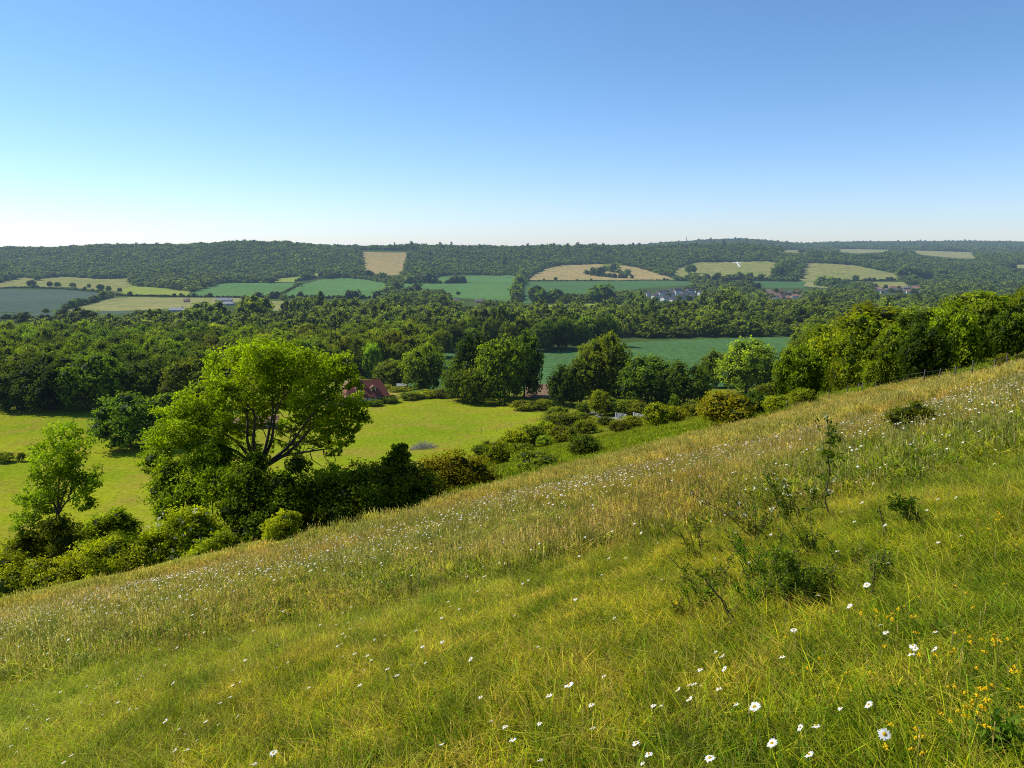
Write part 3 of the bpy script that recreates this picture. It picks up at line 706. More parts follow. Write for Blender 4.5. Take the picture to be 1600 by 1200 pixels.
# bushes on the green slope and along the pasture hedge
BUSH = [ # px, base row, top row, width px, colour, label
 (912, 716, 689, 50, (.75, .85, 1.0), 'dark dome shaped bush alone on the green slope above the meadow'),
 (838, 736, 713, 72, (.95, 1.0, 1.1), 'low spreading bush on the green slope left of the dark dome bush'),
 (776, 728, 700, 44, BR, 'bush next to the end of the big dark hedge'),
 (760, 716, 696, 40, MDG, 'leafy bush just behind the end of the big dark hedge'),
 (790, 722, 698, 44, BR, 'rounded bush second in the row that climbs from the big dark hedge'),
 (818, 710, 697, 32, MDG, 'small low bush left of the bright shrub row'),
 (806, 702, 678, 46, YG, 'bright bush in the middle of the row beside the pasture'),
 (828, 698, 672, 44, MDG, 'dark topped bush in the row beside the pasture'),
 (850, 698, 684, 26, (1.0, 1.1, 1.3), 'tiny grey green bush inside the curve of the shrub row'),
 (850, 688, 664, 34, BR, 'yellowish bush halfway along the shrub row beside the pasture'),
 (880, 690, 671, 46, YG, 'low bright bush on the slope side of the shrub row'),
 (875, 672, 652, 58, BR, 'wide bush on the pasture side near the top of the shrub row'),
 (904, 664, 649, 40, MDG, 'bush at the upper end of the shrub row by the lane'),
 (914, 678, 660, 34, BR, 'round bush under the upper end of the shrub row'),
 (872, 655, 640, 36, (.95, 1, .95), 'flat topped bush on the pasture corner'),
 (848, 640, 627, 30, BR, 'bush on the pasture corner below the bare soil'),
 (818, 640, 629, 40, OL, 'scrubby low growth at the far right corner of the pasture'),
 (777, 632, 621, 40, YG, 'bright low bush under the tall clump of trees'),
 (912, 648, 633, 22, MDG, 'small round bush left of the pale lane'),
 (938, 650, 618, 34, MDG, 'tall bush left of the wooden gate'),
 (962, 648, 622, 44, (.8, .85, .8), 'dark bush behind the left end of the gate rails'),
 (990, 646, 625, 52, OL, 'yellow topped bush behind the gate rails'),
 (958, 622, 606, 36, OL, 'bronze bush between the big trees above the gate'),
 (945, 664, 650, 24, MDG, 'small bush in front of the left gate post'),
 (968, 675, 655, 34, OL, 'brownish bush below the gate rails'),
 (988, 669, 649, 32, YG, 'yellow green bush below the gate rails'),
 (1025, 668, 637, 44, BR, 'leafy bush right of the gate rails'),
 (1055, 661, 640, 36, OL, 'lower bush between the gate bush and the hawthorn'),
 (1052, 648, 623, 14, (1.1, 1.3, 1.4), 'slim young tree rising from the hedge right of the gate'),
 (1085, 652, 634, 44, OL, 'hedge bush left of the reddish brown hawthorn'),
 (1216, 648, 625, 48, BR, 'light green bush at the foot of the bright corner tree'),
 (1255, 640, 615, 40, (.95, 1., .95), 'scrub bush in front of the bright corner tree'),
 (1200, 630, 606, 40, MDG, 'green bush between hawthorn and the corner of the wood'),
 (1320, 614, 572, 52, OL, 'yellowish thorn bush at the front of the hillside wood'),
 (1368, 612, 574, 40, MDG, 'dark bush beside the flowering bush at the wood edge'),
 (1540, 566, 543, 26, (.9, .9, .8), 'dark round bush alone on the grass below the wood'),
 (1563, 580, 558, 22, (.95, .8, .9), 'brownish bush beside the fence at the right'),
 (1594, 575, 556, 20, (.9, .8, .8), 'sparse dark bush near the right margin above the fence'),
 (1424, 684, 664, 66, (.8, .75, .8), 'dark low bramble patch in the meadow at the right'),
 (8, 722, 705, 26, BR, 'pale bush in the left pasture at the photo margin'),
 (34, 721, 706, 12, DK, 'small dark bush standing in the left pasture'),
 (728, 618, 606, 24, OL, 'hedge shrub between pasture and tall clump'),
 (693, 620, 606, 38, (1.25, 1.1, 1.3), 'brownish grey hedge shrub along the top of the pasture'),
 (664, 621, 609, 36, BR, 'pale green hedge shrub along the top of the pasture'),
 (640, 624, 612, 32, (1.1, 1.1, 1.2), 'low hedge shrub near the garden lawn'),
 (606, 629, 617, 34, MDG, 'dark hedge shrub in front of the farmhouse wall'),
 (625, 612, 604, 34, YG, 'clipped bright hedge behind the garden lawn'),
 (596, 603, 590, 14, YG, 'bright conical shrub right of the farmhouse roof'),
 (585, 634, 624, 26, DK, 'dark shrub at the pasture corner below the farmhouse'),
]
for (x, b, t, w, colr, lab) in BUSH:
    p = P(x, b, 12); Hh = max(ztop(p[1], t) - p[2], .6) * (1.0 if (940 < x < 1015 and b > 645) or x < 720 else 1.35); W = w * scale_at(p)
    plant_tree('bush', p, W, Hh, 'bush', (colr[0] * 1.45, colr[1] * 1.25, colr[2] * 1.1), lab, 'bush')
#@@NEAR
# ------------------------------------------------------------------ the big ash, the small ash and the near hedge
def hero_tree(name, px0, Y0, lobes_px, limbs_px, leaf, n, colr, label, fork, trunk_r, zs=.8, cat='tree', core=0., spread=.4, twigs=3):
    """lobes in photo pixels at the tree's own depth: (px, py, radius px, depth offset m)"""
    p = G(px0, Y0); o = empty(name, p, 0, label, cat); mpp = scale_at(p); r = np.random.default_rng(int(px0))
    def loc(x, y, dy=0.):
        Y = Y0 + dy; z = ztop(Y, y); X = (x - 800) / F * (Y * CT - z * ST)
        return np.array([X, Y, z]) - p
    lb = [(*loc(x, y, d), R * mpp, zs) for x, y, R, d in lobes_px]
    mb = MB(); foliage(mb, lb, n, leaf, r, spread=spread, core=core, outw=.5, crange=(.45, 1.28))
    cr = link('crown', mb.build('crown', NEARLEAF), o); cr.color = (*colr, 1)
    tb = MB(); fk = loc(*fork)
    pts, rd = limb((0, 0, -.4), fk, trunk_r * 1.25, trunk_r, r, 6, 0, .015); tb.tube(pts, rd, 9)
    for path in limbs_px:
        pp = np.array([fk] + [loc(*q) for q in path]); k = len(pp)
        t = np.linspace(0, k - 1, 5 * (k - 1) + 1)
        sm = np.stack([np.interp(t, np.arange(k), pp[:, i]) for i in range(3)], 1)
        for _ in range(2): sm[1:-1] = (sm[:-2] + 2 * sm[1:-1] + sm[2:]) / 4
        tb.tube(sm, np.linspace(trunk_r * .62, trunk_r * .12, len(sm)), 7)
        for q in range(twigs * len(path)):
            i = r.integers(len(sm) // 3, len(sm)); b = sm[i]
            d = np.array([[l[0], l[1], l[2]] for l in lb]); j = np.argsort(np.linalg.norm(d - b, axis=1))[r.integers(0, 4)]
            e = d[j] + r.normal(0, .5, 3) * lb[j][3]
            a, c = limb(b, e, trunk_r * .16, .012, r, 6, .1, .05); tb.tube(a, c, 5)
            a2, c2 = limb(a[3], e + r.normal(0, .6, 3) * lb[j][3], trunk_r * .08, .008, r, 5, .1, .06); tb.tube(a2, c2, 4)
    link('trunk', tb.build('trunk', BARK, smooth=True), o)
    return o
hero_tree('ash_tree', 402, 50,
  [(430, 562, 36, 0), (395, 560, 28, 1), (465, 566, 32, -1), (362, 572, 30, 1), (340, 590, 26, 0), (328, 562, 12, 1), (490, 585, 30, 1), (520, 568, 18, 1), (535, 575, 24, 0), (545, 595, 18, 1),
   (515, 595, 26, -1), (400, 592, 34, -2), (440, 600, 32, 2), (360, 612, 30, -2), (320, 615, 30, -1), (300, 640, 30, 0), (335, 645, 26, 2),
   (275, 660, 28, -1), (262, 685, 26, 0), (295, 680, 28, -2), (248, 700, 20, 1), (480, 618, 26, -2), (505, 632, 28, 1), (535, 640, 26, 0), (558, 640, 18, 0), (565, 658, 12, 1),
   (520, 662, 20, -1), (545, 672, 16, 0), (490, 655, 18, 2), (380, 625, 22, 2), (410, 555, 22, -2.5), (450, 548, 18, 2.5), (330, 690, 24, 0), (555, 622, 14, 2),
   (425, 640, 14, 3), (505, 690, 12, 2), (522, 705, 10, 0), (345, 665, 20, -2), (405, 655, 20, 2), (445, 668, 17, 3), (472, 640, 22, 3), (385, 675, 17, 2), (420, 625, 20, 3), (395, 640, 20, 3), (455, 622, 20, 3), (485, 682, 17, 3), (503, 665, 20, 3), (365, 660, 18, 2), (430, 695, 12, 3), (400, 700, 12, 2), (460, 700, 12, 2), (535, 690, 14, 1), (520, 735, 16, 1), (500, 745, 14, 1)],
  [[(385, 690), (388, 650), (360, 600)], [(415, 700), (428, 640), (420, 570)], [(425, 690), (430, 640), (465, 590)], [(450, 700), (478, 660), (520, 610)],
   [(455, 705), (490, 665), (540, 640)], [(372, 690), (335, 670), (290, 655)], [(370, 705), (330, 690), (268, 690)], [(440, 712), (485, 705), (520, 700)], [(395, 690), (400, 640), (330, 600)]],
  .115, 48000, (1.42, 1.44, .85), 'tall ash with open sunlit yellow green crown and forking dark limbs', (404, 735), .23, .8, spread=.34)
hero_tree('young_ash_tree', 92, 45,
  [(95, 685, 22, 0), (75, 700, 20, 1), (115, 705, 22, -1), (90, 722, 26, 0), (125, 738, 22, 1), (70, 735, 22, -1), (138, 760, 14, 0), (100, 755, 26, 0), (60, 770, 22, 0), (48, 795, 22, 1),
   (130, 782, 16, -1), (80, 785, 20, 1), (40, 825, 18, 0), (110, 675, 14, 1)],
  [[(80, 770), (70, 720)], [(92, 760), (95, 700)], [(100, 770), (120, 730)], [(85, 785), (50, 790)], [(102, 785), (135, 765)]],
  .10, 11000, (1.3, 1.4, 1.15), 'small slender ash with loose crown at the left, above the hedge', (90, 805), .12, .9, spread=.38)
def hedge_bush(name, lobes_px, Y0, leaf, n, colr, label, cat='bush', zs=.85, flowers=0, core=.62):
    x0 = float(np.mean([l[0] for l in lobes_px])); p = G(x0, Y0); o = empty(name, p, 0, label, cat); mpp = scale_at(p); r = np.random.default_rng(int(x0 * 3))
    lb = []
    for x, y, R, d in lobes_px:
        Y = Y0 + d; z = ztop(Y, y); X = (x - 800) / F * (Y * CT - z * ST); lb.append((X - p[0], Y - p[1], z - p[2], R * mpp, zs))
    mb = MB(); foliage(mb, lb, n, leaf, r, spread=.34, core=core, outw=.5)
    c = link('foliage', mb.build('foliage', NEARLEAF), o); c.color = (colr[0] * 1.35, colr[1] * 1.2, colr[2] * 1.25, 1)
    tb = MB()
    for i in range(5):
        l = lb[r.integers(0, len(lb))]; gz = float(ground(p[0] + l[0] * .5, p[1] + l[1] * .5)) - p[2]
        a, rr = limb((l[0] * .5, l[1] * .5, gz - .2), (l[0], l[1], l[2]), .06, .02, r, 5); tb.tube(a, rr, 5)
    link('stem', tb.build('stem', BARK, smooth=True), o)
    if flowers:
        fb = MB()
        for i in range(flowers):
            l = lb[r.integers(0, len(lb))]; d = unit(np.array([r.normal(), -abs(r.normal()) * .8, abs(r.normal())]))
            c0 = np.array(l[:3]) + d * l[3] * 1.05 * np.array([1, 1, zs])
            V, Q, A = leaves(c0 + r.normal(0, .05, (9, 3)), np.tile(d, (9, 1)) + rdir(9, r) * .3, .06, np.ones(9), r)
            fb.add(V, Q, a=A)
        link('blossom', fb.build('blossom', CREAM), o)
    return o
CREAM = simple('cream blossom', (.55, .55, .33), (.45, .48, .22), 8., haze=False)
HB = [
 ('hedge_bush', [(20, 905, 34, 0), (5, 880, 28, 1), (50, 915, 28, 0), (80, 905, 28, 0), (25, 935, 24, -.5), (60, 885, 24, 1)], 43, .09, 7500, (1.2, 1.12, .9), 'dusty green bush at the far left end of the near hedge', 0),
 ('hedge_bush', [(105, 890, 30, 0), (125, 875, 26, 0), (100, 915, 24, 0), (130, 905, 26, -.5)], 43.5, .085, 5000, (1.3, 1.15, .9), 'yellowish bush in the near hedge in front of the small ash', 0),
 ('ivy_thicket', [(60, 855, 34, 1), (95, 835, 32, 1), (40, 850, 26, 0), (115, 850, 28, 1), (85, 870, 28, 0), (20, 865, 24, 1), (90, 820, 22, -.5), (100, 845, 24, -.5)], 44.8, .09, 7500, (.75, .7, .75), 'dark thicket with reddish leaves at the foot of the small ash', 0),
 ('hedge_bush', [(150, 865, 34, 0), (185, 855, 36, 0), (165, 890, 30, -.5), (215, 870, 32, -.5), (200, 895, 24, -1), (230, 850, 28, 0)], 43, .085, 10000, (1.35, 1.25, 1.1), 'broad grey green bush in the middle of the near hedge', 0),
 ('hedge_bush', [(160, 820, 24, 1), (185, 812, 22, 1), (145, 835, 22, 1), (205, 825, 20, 1)], 47, .085, 4200, (.85, .95, .8), 'dark leafy bush behind the broad grey green bush', 0),
 ('elder_bush', [(280, 812, 30, 0), (310, 808, 26, 0), (255, 830, 26, 0), (295, 840, 28, -.5), (265, 860, 26, -.5), (325, 835, 26, 0), (285, 875, 18, -1)], 43.5, .10, 9500, (1.5, 1.45, 1.0), 'pale green elder bush with cream flower heads in the near hedge', 70),
 ('hedge_bush', [(330, 855, 26, -.5), (310, 866, 20, -1), (345, 840, 20, 0)], 42, .085, 4500, (1.1, 1.15, 1.0), 'low bush right of the elder at the meadow edge', 0),
 ('ivy_thicket', [(270, 740, 34, 0), (255, 770, 32, 0), (285, 780, 34, -1), (320, 730, 34, 0), (345, 710, 30, 0), (310, 765, 34, -1), (350, 760, 38, -1.5), (240, 720, 22, 1), (262, 800, 24, -1)], 48, .10, 15000, (.95, 1.12, .85), 'leafy thicket clothing the left foot of the big ash', 0),
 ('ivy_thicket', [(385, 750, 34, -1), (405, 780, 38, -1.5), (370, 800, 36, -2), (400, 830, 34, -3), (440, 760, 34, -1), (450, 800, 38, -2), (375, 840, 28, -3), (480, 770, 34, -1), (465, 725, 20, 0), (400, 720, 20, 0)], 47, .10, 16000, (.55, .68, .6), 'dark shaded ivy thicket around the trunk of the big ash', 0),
 ('hawthorn_bush', [(440, 815, 22, 0), (450, 800, 16, 0), (428, 835, 18, 0), (455, 832, 18, 0)], 41.5, .08, 4500, (1.25, 1.2, .9), 'yellow green hawthorn alone in front of the dark thicket', 0),
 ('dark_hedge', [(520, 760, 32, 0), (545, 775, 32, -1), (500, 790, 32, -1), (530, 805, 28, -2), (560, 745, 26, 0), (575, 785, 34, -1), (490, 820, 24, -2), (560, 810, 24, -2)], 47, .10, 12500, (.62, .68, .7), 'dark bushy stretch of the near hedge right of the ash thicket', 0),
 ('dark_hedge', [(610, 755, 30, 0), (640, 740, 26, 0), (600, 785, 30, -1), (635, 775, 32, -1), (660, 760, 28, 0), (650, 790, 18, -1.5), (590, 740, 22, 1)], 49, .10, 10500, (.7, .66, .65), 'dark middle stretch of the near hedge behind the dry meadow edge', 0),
 ('dark_hedge', [(690, 735, 30, 0), (715, 725, 26, 0), (700, 760, 28, -1), (740, 735, 28, 0), (730, 758, 28, -.5), (760, 750, 22, 0), (670, 730, 22, 0), (772, 758, 12, 0)], 55, .10, 10000, (.95, .72, .7), 'brownish green rounded end of the near hedge, right end', 0),
 ('holly_tree', [(622, 706, 14, 0), (630, 716, 14, 0), (612, 720, 14, 0), (628, 698, 8, 0), (622, 735, 18, 0)], 50, .11, 2600, (.6, .75, .6), 'dark pointed young tree poking above the near hedge', 0),
]
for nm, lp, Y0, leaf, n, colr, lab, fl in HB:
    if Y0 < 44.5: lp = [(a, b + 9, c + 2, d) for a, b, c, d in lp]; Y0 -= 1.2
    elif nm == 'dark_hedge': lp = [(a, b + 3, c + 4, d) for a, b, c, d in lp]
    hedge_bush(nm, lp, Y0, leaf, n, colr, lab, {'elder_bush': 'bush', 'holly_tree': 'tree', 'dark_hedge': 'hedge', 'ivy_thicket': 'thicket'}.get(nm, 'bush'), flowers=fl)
#@@BUILDINGS
WALLW = simple('white render', (.75, .72, .66), (.62, .6, .55), .8)
SLATE = simple('grey slate', (.20, .175, .16), (.14, .12, .11), .5, .9)
REDROOF = simple('red clay tiles', (.26, .06, .03), (.15, .04, .025), 1.5, .8, bump=.5)
ORROOF = simple('orange tiles', (.33, .16, .10), (.25, .12, .09), .8)
BRICK = simple('brick', (.34, .17, .12), (.26, .13, .10), 1.)
TIMBER = simple('dark timber', (.035, .028, .022), None, 3.)
GLASS = simple('window glass', (.03, .035, .045), (.05, .06, .08), 1., .15)
WHITE = simple('white paint', (.78, .77, .74), (.66, .65, .62), 2.)
GREYW = simple('weathered wood', (.16, .14, .11), (.09, .08, .06), 4.)
ASB = simple('pale sheet roofing', (.36, .35, .34), (.28, .27, .27), .4)
def gable(w, d, h, ov=.4, hip=0.):
    """roof prism, ridge along x; hip>0 draws the ridge ends in"""
    x = w / 2 + ov; y = d / 2 + ov; xr = w / 2 + ov - hip
    V = [(-x, -y, 0), (x, -y, 0), (x, y, 0), (-x, y, 0), (-xr, 0, h), (xr, 0, h), (-x, -y, -.18), (x, -y, -.18), (x, y, -.18), (-x, y, -.18)]
    return V, [(0, 1, 5, 4), (2, 3, 4, 5), (0, 6, 7, 1), (1, 7, 8, 2), (2, 8, 9, 3), (3, 9, 6, 0), (6, 9, 8, 7)], [(1, 2, 5), (3, 0, 4)]
def house(name, p, w, d, h, rh, rz, wm, rm, label, cat='house', group=None, hip=0., win=3, chim=True):
    o = empty(name, p, rz, label, cat, group)
    mb = MB(); mb.box((0, 0, h / 2 - .5), (w, d, h + 1))
    if not hip: mb.add([(-w / 2, -d / 2, h), (-w / 2, d / 2, h), (-w / 2, 0, h + rh * .93), (w / 2, -d / 2, h), (w / 2, d / 2, h), (w / 2, 0, h + rh * .93)], T=[(0, 2, 1), (3, 4, 5)])
    link('wall', mb.build('wall', wm), o)
    mb = MB(); V, Q, T = gable(w, d, rh, hip=hip); mb.add(V, Q, T); rf = link('roof', mb.build('roof', rm), o, (0, 0, h + .02))
    if chim:
        mb = MB(); mb.box((0, 0, 0), (.9, .7, 1.6)); mb.box((0, 0, .85), (1.05, .85, .14)); link('chimney', mb.build('chimney', BRICK), rf, (w * .3, 0, rh + .4))
    for fl in range(2 if h > 4.5 else 1):
        for i in range(win):
            x = -w / 2 + w * (i + .5) / win; z = 1.5 + fl * 2.7
            fb = MB(); 
            for q in ((0, .62, 1.5, .1), (0, -.62, 1.5, .1)): fb.box((q[0], 0, q[1]), (q[2], .08, q[3]))
            for q in (-.7, 0, .7): fb.box((q, 0, 0), (.08, .079, 1.15))
            wd = link('window', fb.build('window', WHITE), o, (x, -d / 2 - .045, z))
            gb = MB(); gb.box((0, 0, 0), (1.36, .03, 1.2)); link('pane', gb.build('pane', GLASS), wd, (0, .03, 0))
    return o
# farmhouse with red tiled roofs
def farmhouse():
    p = P(572, 628, 60); s = scale_at(p)
    o = empty('farmhouse', p, radians(18), 'red tiled farmhouse with white timbered walls and dormer beside the big ash', 'house')
    w = 68 * s * .95; d = 8.5; h = 2.6; rh = 5.2
    mb = MB(); mb.box((0, 0, h / 2 - .5), (w, d, h + 1)); link('wall', mb.build('wall', WALLW), o)
    mb = MB()
    for i in range(9): mb.box((-w / 2 + .15 + (w - .3) * i / 8, -d / 2 - .03, h / 2), (.2, .08, h))
    mb.box((0, -d / 2 - .035, h - .15), (w, .08, .2)); mb.box((0, -d / 2 - .035, .2), (w, .08, .2)); mb.box((w / 2 + .03, 0, h / 2), (.08, .22, h)); mb.box((w / 2 + .03, -2.4, h / 2), (.08, .22, h)); mb.box((w / 2 + .03, 2.4, h / 2), (.08, .22, h))
    link('timber_frame', mb.build('timber_frame', TIMBER), o)
    mb = MB(); V, Q, T = gable(w, d, rh, .6, 2.6); mb.add(V, Q, T); rf = link('roof', mb.build('roof', REDROOF), o, (0, 0, h + .02))
    mb = MB(); mb.box((0, 0, 0), (1.1, .9, 2.2)); mb.box((0, 0, 1.15), (1.25, 1.05, .15)); link('chimney', mb.build('chimney', BRICK), rf, (-w * .22, .3, rh + .2))
    for x in (w * .16, -w * .2):
        mb = MB(); mb.box((0, 0, 0), (1.7, 1.7, 1.3)); dm = link('dormer', mb.build('dormer', WALLW), rf, (x, -d * .27, rh * .42))
        mb = MB(); V, Q, T = gable(1.7, 2.0, .8, .2); V = [(-v[1], v[0], v[2]) for v in V]; mb.add(V, Q, T); link('dormer_roof', mb.build('dormer_roof', ORROOF), dm, (0, 0, .66))
        mb = MB(); mb.box((0, 0, 0), (1.1, .06, .8)); link('pane', mb.build('pane', GLASS), dm, (0, -.87, 0))
    for i in range(4):
        mb = MB(); mb.box((0, 0, 0), (1.2, .06, 1.1)); link('window', mb.build('window', GLASS), o, (-w * .36 + w * .24 * i, -d / 2 - .05, 1.5))
    # rear wing, ridge running away
    mb = MB(); mb.box((-w * .2, 7.2, 1.6), (7, 7, 4.2)); link('wing_wall', mb.build('wing_wall', BRICK), o)
    mb = MB(); V, Q, T = gable(7, 9, 4.4, .5, 2.2); mb.add(V, Q, T); link('wing_roof', mb.build('wing_roof', ORROOF), o, (-w * .2, 7, 3.72))
farmhouse()
house('outbuilding', P(628, 610, 60), 3.2, 2.4, 2.0, .8, radians(10), WHITE, ASB, 'small white garden outbuilding at the right of the farmhouse', 'shed', win=1, chim=False)
house('outbuilding', P(528, 633, 60), 7, 4, 2.2, 1.6, radians(-10), BRICK, ORROOF, 'low brick outbuilding glimpsed through the right side of the ash crown', 'shed', win=2, chim=False)
house('barn', P(392, 668, 60), 15, 5, 1.6, 1.7, radians(14), BRICK, ORROOF, 'low brown roofed barn half hidden behind the ash limbs', 'barn', win=3, chim=False)
# village terraces and houses across the valley
VIL = []
for i, (x, b, wpx, hh) in enumerate([(1034, 463, 22, 6.5), (1058, 461, 18, 7.5), (1078, 461, 18, 7.5), (1040, 470, 20, 5.5), (1064, 469, 18, 6), (1012, 463, 12, 5), (1095, 462, 12, 6), (1082, 468, 14, 5), (1024, 467, 14, 5.5), (1048, 465, 16, 6), (1070, 464, 16, 6), (1052, 473, 15, 5), (1003, 466, 11, 5), (1088, 458, 12, 5), (1046, 458, 14, 5)]):
    VIL.append((x, b, wpx * .72, hh * 1.15, WALLW, SLATE, 'terraced_house', 'white gabled grey roofed house of the terraces across the valley', 'white terraces across the valley', radians(33)))
for x, b, wpx, hh, wm, rm in [(1196, 463, 9, 5, BRICK, ORROOF), (1206, 461, 9, 5, BRICK, ORROOF), (1215, 464, 9, 5, WALLW, ORROOF), (1226, 461, 8, 5, BRICK, SLATE), (1236, 460, 9, 5, BRICK, SLATE), (1248, 460, 10, 6, BRICK, ORROOF),
                             (1258, 462, 9, 5.5, BRICK, ORROOF), (1201, 458, 8, 5, BRICK, SLATE), (1218, 457, 9, 5, BRICK, ORROOF), (1242, 465, 9, 5, WALLW, ORROOF), (1232, 468, 8, 5, BRICK, ORROOF), (1211, 470, 8, 4.5, BRICK, SLATE), (1253, 467, 8, 5, BRICK, SLATE), (1205, 467, 7, 4.5, BRICK, ORROOF), (1222, 467, 7, 4.5, BRICK, ORROOF)]:
    VIL.append((x, b, wpx, hh, wm, rm, 'village_house', 'brick and tile house of the village beyond the valley wood', 'brick village houses', rng.uniform(-.6, .6)))
for x, b, wpx, hh, wm, rm in [(1373, 454, 9, 5, WALLW, ORROOF), (1388, 455, 10, 4.5, BRICK, SLATE), (1400, 456, 9, 5, WALLW, SLATE), (1411, 457, 10, 4.5, WALLW, SLATE), (1421, 458, 9, 5, WALLW, ORROOF), (1432, 454, 14, 7, WALLW, ORROOF), (1436, 459, 8, 4.5, WALLW, SLATE), (1380, 458, 8, 4.5, WALLW, SLATE), (1394, 452, 8, 5, BRICK, ORROOF), (1404, 452, 8, 4.5, WALLW, ORROOF), (1416, 452, 8, 4.5, BRICK, SLATE)]:
    VIL.append((x, b, wpx, hh, wm, rm, 'village_house', 'pale house of the row below the right hillside wood skyline', 'pale village houses at the right', rng.uniform(-.5, .5)))
for x, b, wpx, hh, wm, rm, lb in [(350, 472, 24, 5, ASB, ASB, 'long pale roofed barn of the far farm at the left'), (357, 477, 16, 4, ASB, ASB, 'shorter pale barn in front of the long pale barn'), (278, 487, 22, 4, ASB, ASB, 'low pale shed below the straw field at the left'),
                             (292, 472, 8, 4, BRICK, ORROOF, 'small house left of the far pale barns'), (710, 472, 12, 4, BRICK, SLATE, 'grey roofed farm building beside the orchard in the valley'), (750, 473, 14, 4, BRICK, SLATE, 'long low farm building right of the orchard in the valley'),
                             (772, 474, 8, 4, WALLW, SLATE, 'small white farm building at the right of the valley orchard'), (1291, 478, 9, 5, WALLW, ORROOF, 'white house with orange roof alone among the valley trees'), (985, 480, 16, 3.5, BRICK, ORROOF, 'low barn beside the yellow valley field'),
                             (1002, 476, 14, 3.5, WALLW, SLATE, 'low pale shed right of the yellow valley field'), (1475, 391, 12, 6, BRICK, ORROOF, 'distant farmhouse above the straw field on the right horizon'), (1488, 391, 8, 6, WALLW, SLATE, 'distant pale barn on the right horizon')]:
    VIL.append((x, b, wpx, hh, wm, rm, 'farm_building', lb, None, radians(8)))
for x, b, wpx, hh, wm, rm, nm, lb, grp, rz in VIL:
    p = P(x, b, 400); w = wpx * scale_at(p)
    house(nm, p, w, min(8.5, w * .8), hh * (.85 if nm[0] == 't' else .62), hh * (.55 if nm[0] == 't' else .7), rz, wm, rm, lb, 'house' if 'house' in nm else 'farm building', grp, win=3 if w > 9 else 2)
# garden trees between the village houses
for i in range(46):
    x0_, x1_, y0_, y1_ = [(998, 1100, 456, 475), (1192, 1262, 455, 471), (1366, 1442, 450, 460)][i % 3]
    p = P(rng.uniform(x0_, x1_), rng.uniform(y0_, y1_), 400); Hh = rng.uniform(5, 10)
    plant_tree('village_tree', p, Hh * rng.uniform(.8, 1.2), Hh, 'oak', (.8, .9, .9), 'small rounded garden tree between the houses of the villages across the valley', 'tree', 'garden trees in the villages')
# chalk cross on the hillside
def chalk_cross():
    c = P(1152, 412, 400); s = scale_at(c); mb = MB()
    def strip(a, b, w):
        a = P(*a, 400); b = P(*b, 400); d = unit((b - a)[None])[0]; n = np.array([-d[1], d[0], 0]); n /= np.linalg.norm(n); k = 14
        V = []
        for i in range(k + 1):
            q = a + (b - a) * i / k
            for sgn in (-1, 1):
                v = q + n * sgn * w / 2; v[2] = ground(v[0], v[1]) + .35; V.append(v - c)
        mb.add(V, [(2 * i, 2 * i + 1, 2 * i + 3, 2 * i + 2) for i in range(k)])
    strip((1151, 409), (1156, 417), 4.5); strip((1145, 410.5), (1159, 411), 11)
    link('chalk_cross', mb.build('chalk_cross', simple('chalk', (.85, .83, .78), (.75, .72, .66), .2)), loc=c, label='white chalk cross cut in the far olive hillside', cat='landmark')
chalk_cross()
def mast(x, b, t, label):
    p = P(x, b, 1500); h = ztop(p[1], t) - p[2]; o = empty('radio_mast', p, 0, label, 'mast')
    mb = MB()
    for i in range(3):
        a = i * 2 * pi / 3; mb.tube([(2.5 * cos(a), 2.5 * sin(a), 0), (.5 * cos(a), .5 * sin(a), h)], .35, 5)
    link('lattice', mb.build('lattice', GREYW), o)
    mb = MB(); mb.tube([(0, 0, h * .8), (0, 0, h * 1.1)], .3, 5); mb.box((0, 0, h * .85), (3.2, 3.2, .6)); link('antenna', mb.build('antenna', GREYW), o)
mast(1072, 388, 371, 'thin radio mast rising from the wooded far ridge')
mast(1434, 386, 376, 'hazy stubby tower on the right horizon')
def pole(px, b, t, label):
    p = P(px, b, 40); h = ztop(p[1], t) - p[2]; o = empty('utility_pole', p, 0, label, 'utility pole')
    mb = MB(); mb.tube([(0, 0, -.4), (0, 0, h)], [.16, .11], 8); link('post', mb.build('post', GREYW, smooth=True), o)
    mb = MB(); mb.box((0, 0, 0), (1.6, .12, .12)); ca = link('crossarm', mb.build('crossarm', GREYW), o, (0, -.15, h - .4))
    for q in (-.65, 0, .65):
        mb = MB(); mb.tube([(q, 0, .05), (q, 0, .25)], .05, 6); link('insulator', mb.build('insulator', WHITE), ca)
    return p, h
pole(770, 621, 597, 'thin wooden pole against the dark clump right of the farmhouse')
# gates by the lane
def gate(px0, px1, row, label):
    a = P(px0, row, 40); b = P(px1, row, 40); L = np.linalg.norm((b - a)[:2]); rz = math.atan2(b[1] - a[1], b[0] - a[0])
    o = empty('field_gate', a, rz, label, 'gate')
    for x in (0, L):
        mb = MB(); mb.box((x, 0, .45), (.28, .28, 1.9)); link('gate_post', mb.build('gate_post', WHITE), o)
    for i in range(4):
        mb = MB(); mb.box((L / 2, -.02, .3 + .33 * i), (L - .3, .07, .13)); link('rail', mb.build('rail', WHITE), o)
    mb = MB(); mb.tube([(.2, .06, .25), (L - .2, .06, 1.25)], .06, 5); link('brace', mb.build('brace', WHITE), o)
gate(962, 978, 652, 'white barred gate, left of the pair by the lane')
gate(990, 1010, 652, 'white barred gate, right of the pair by the lane')
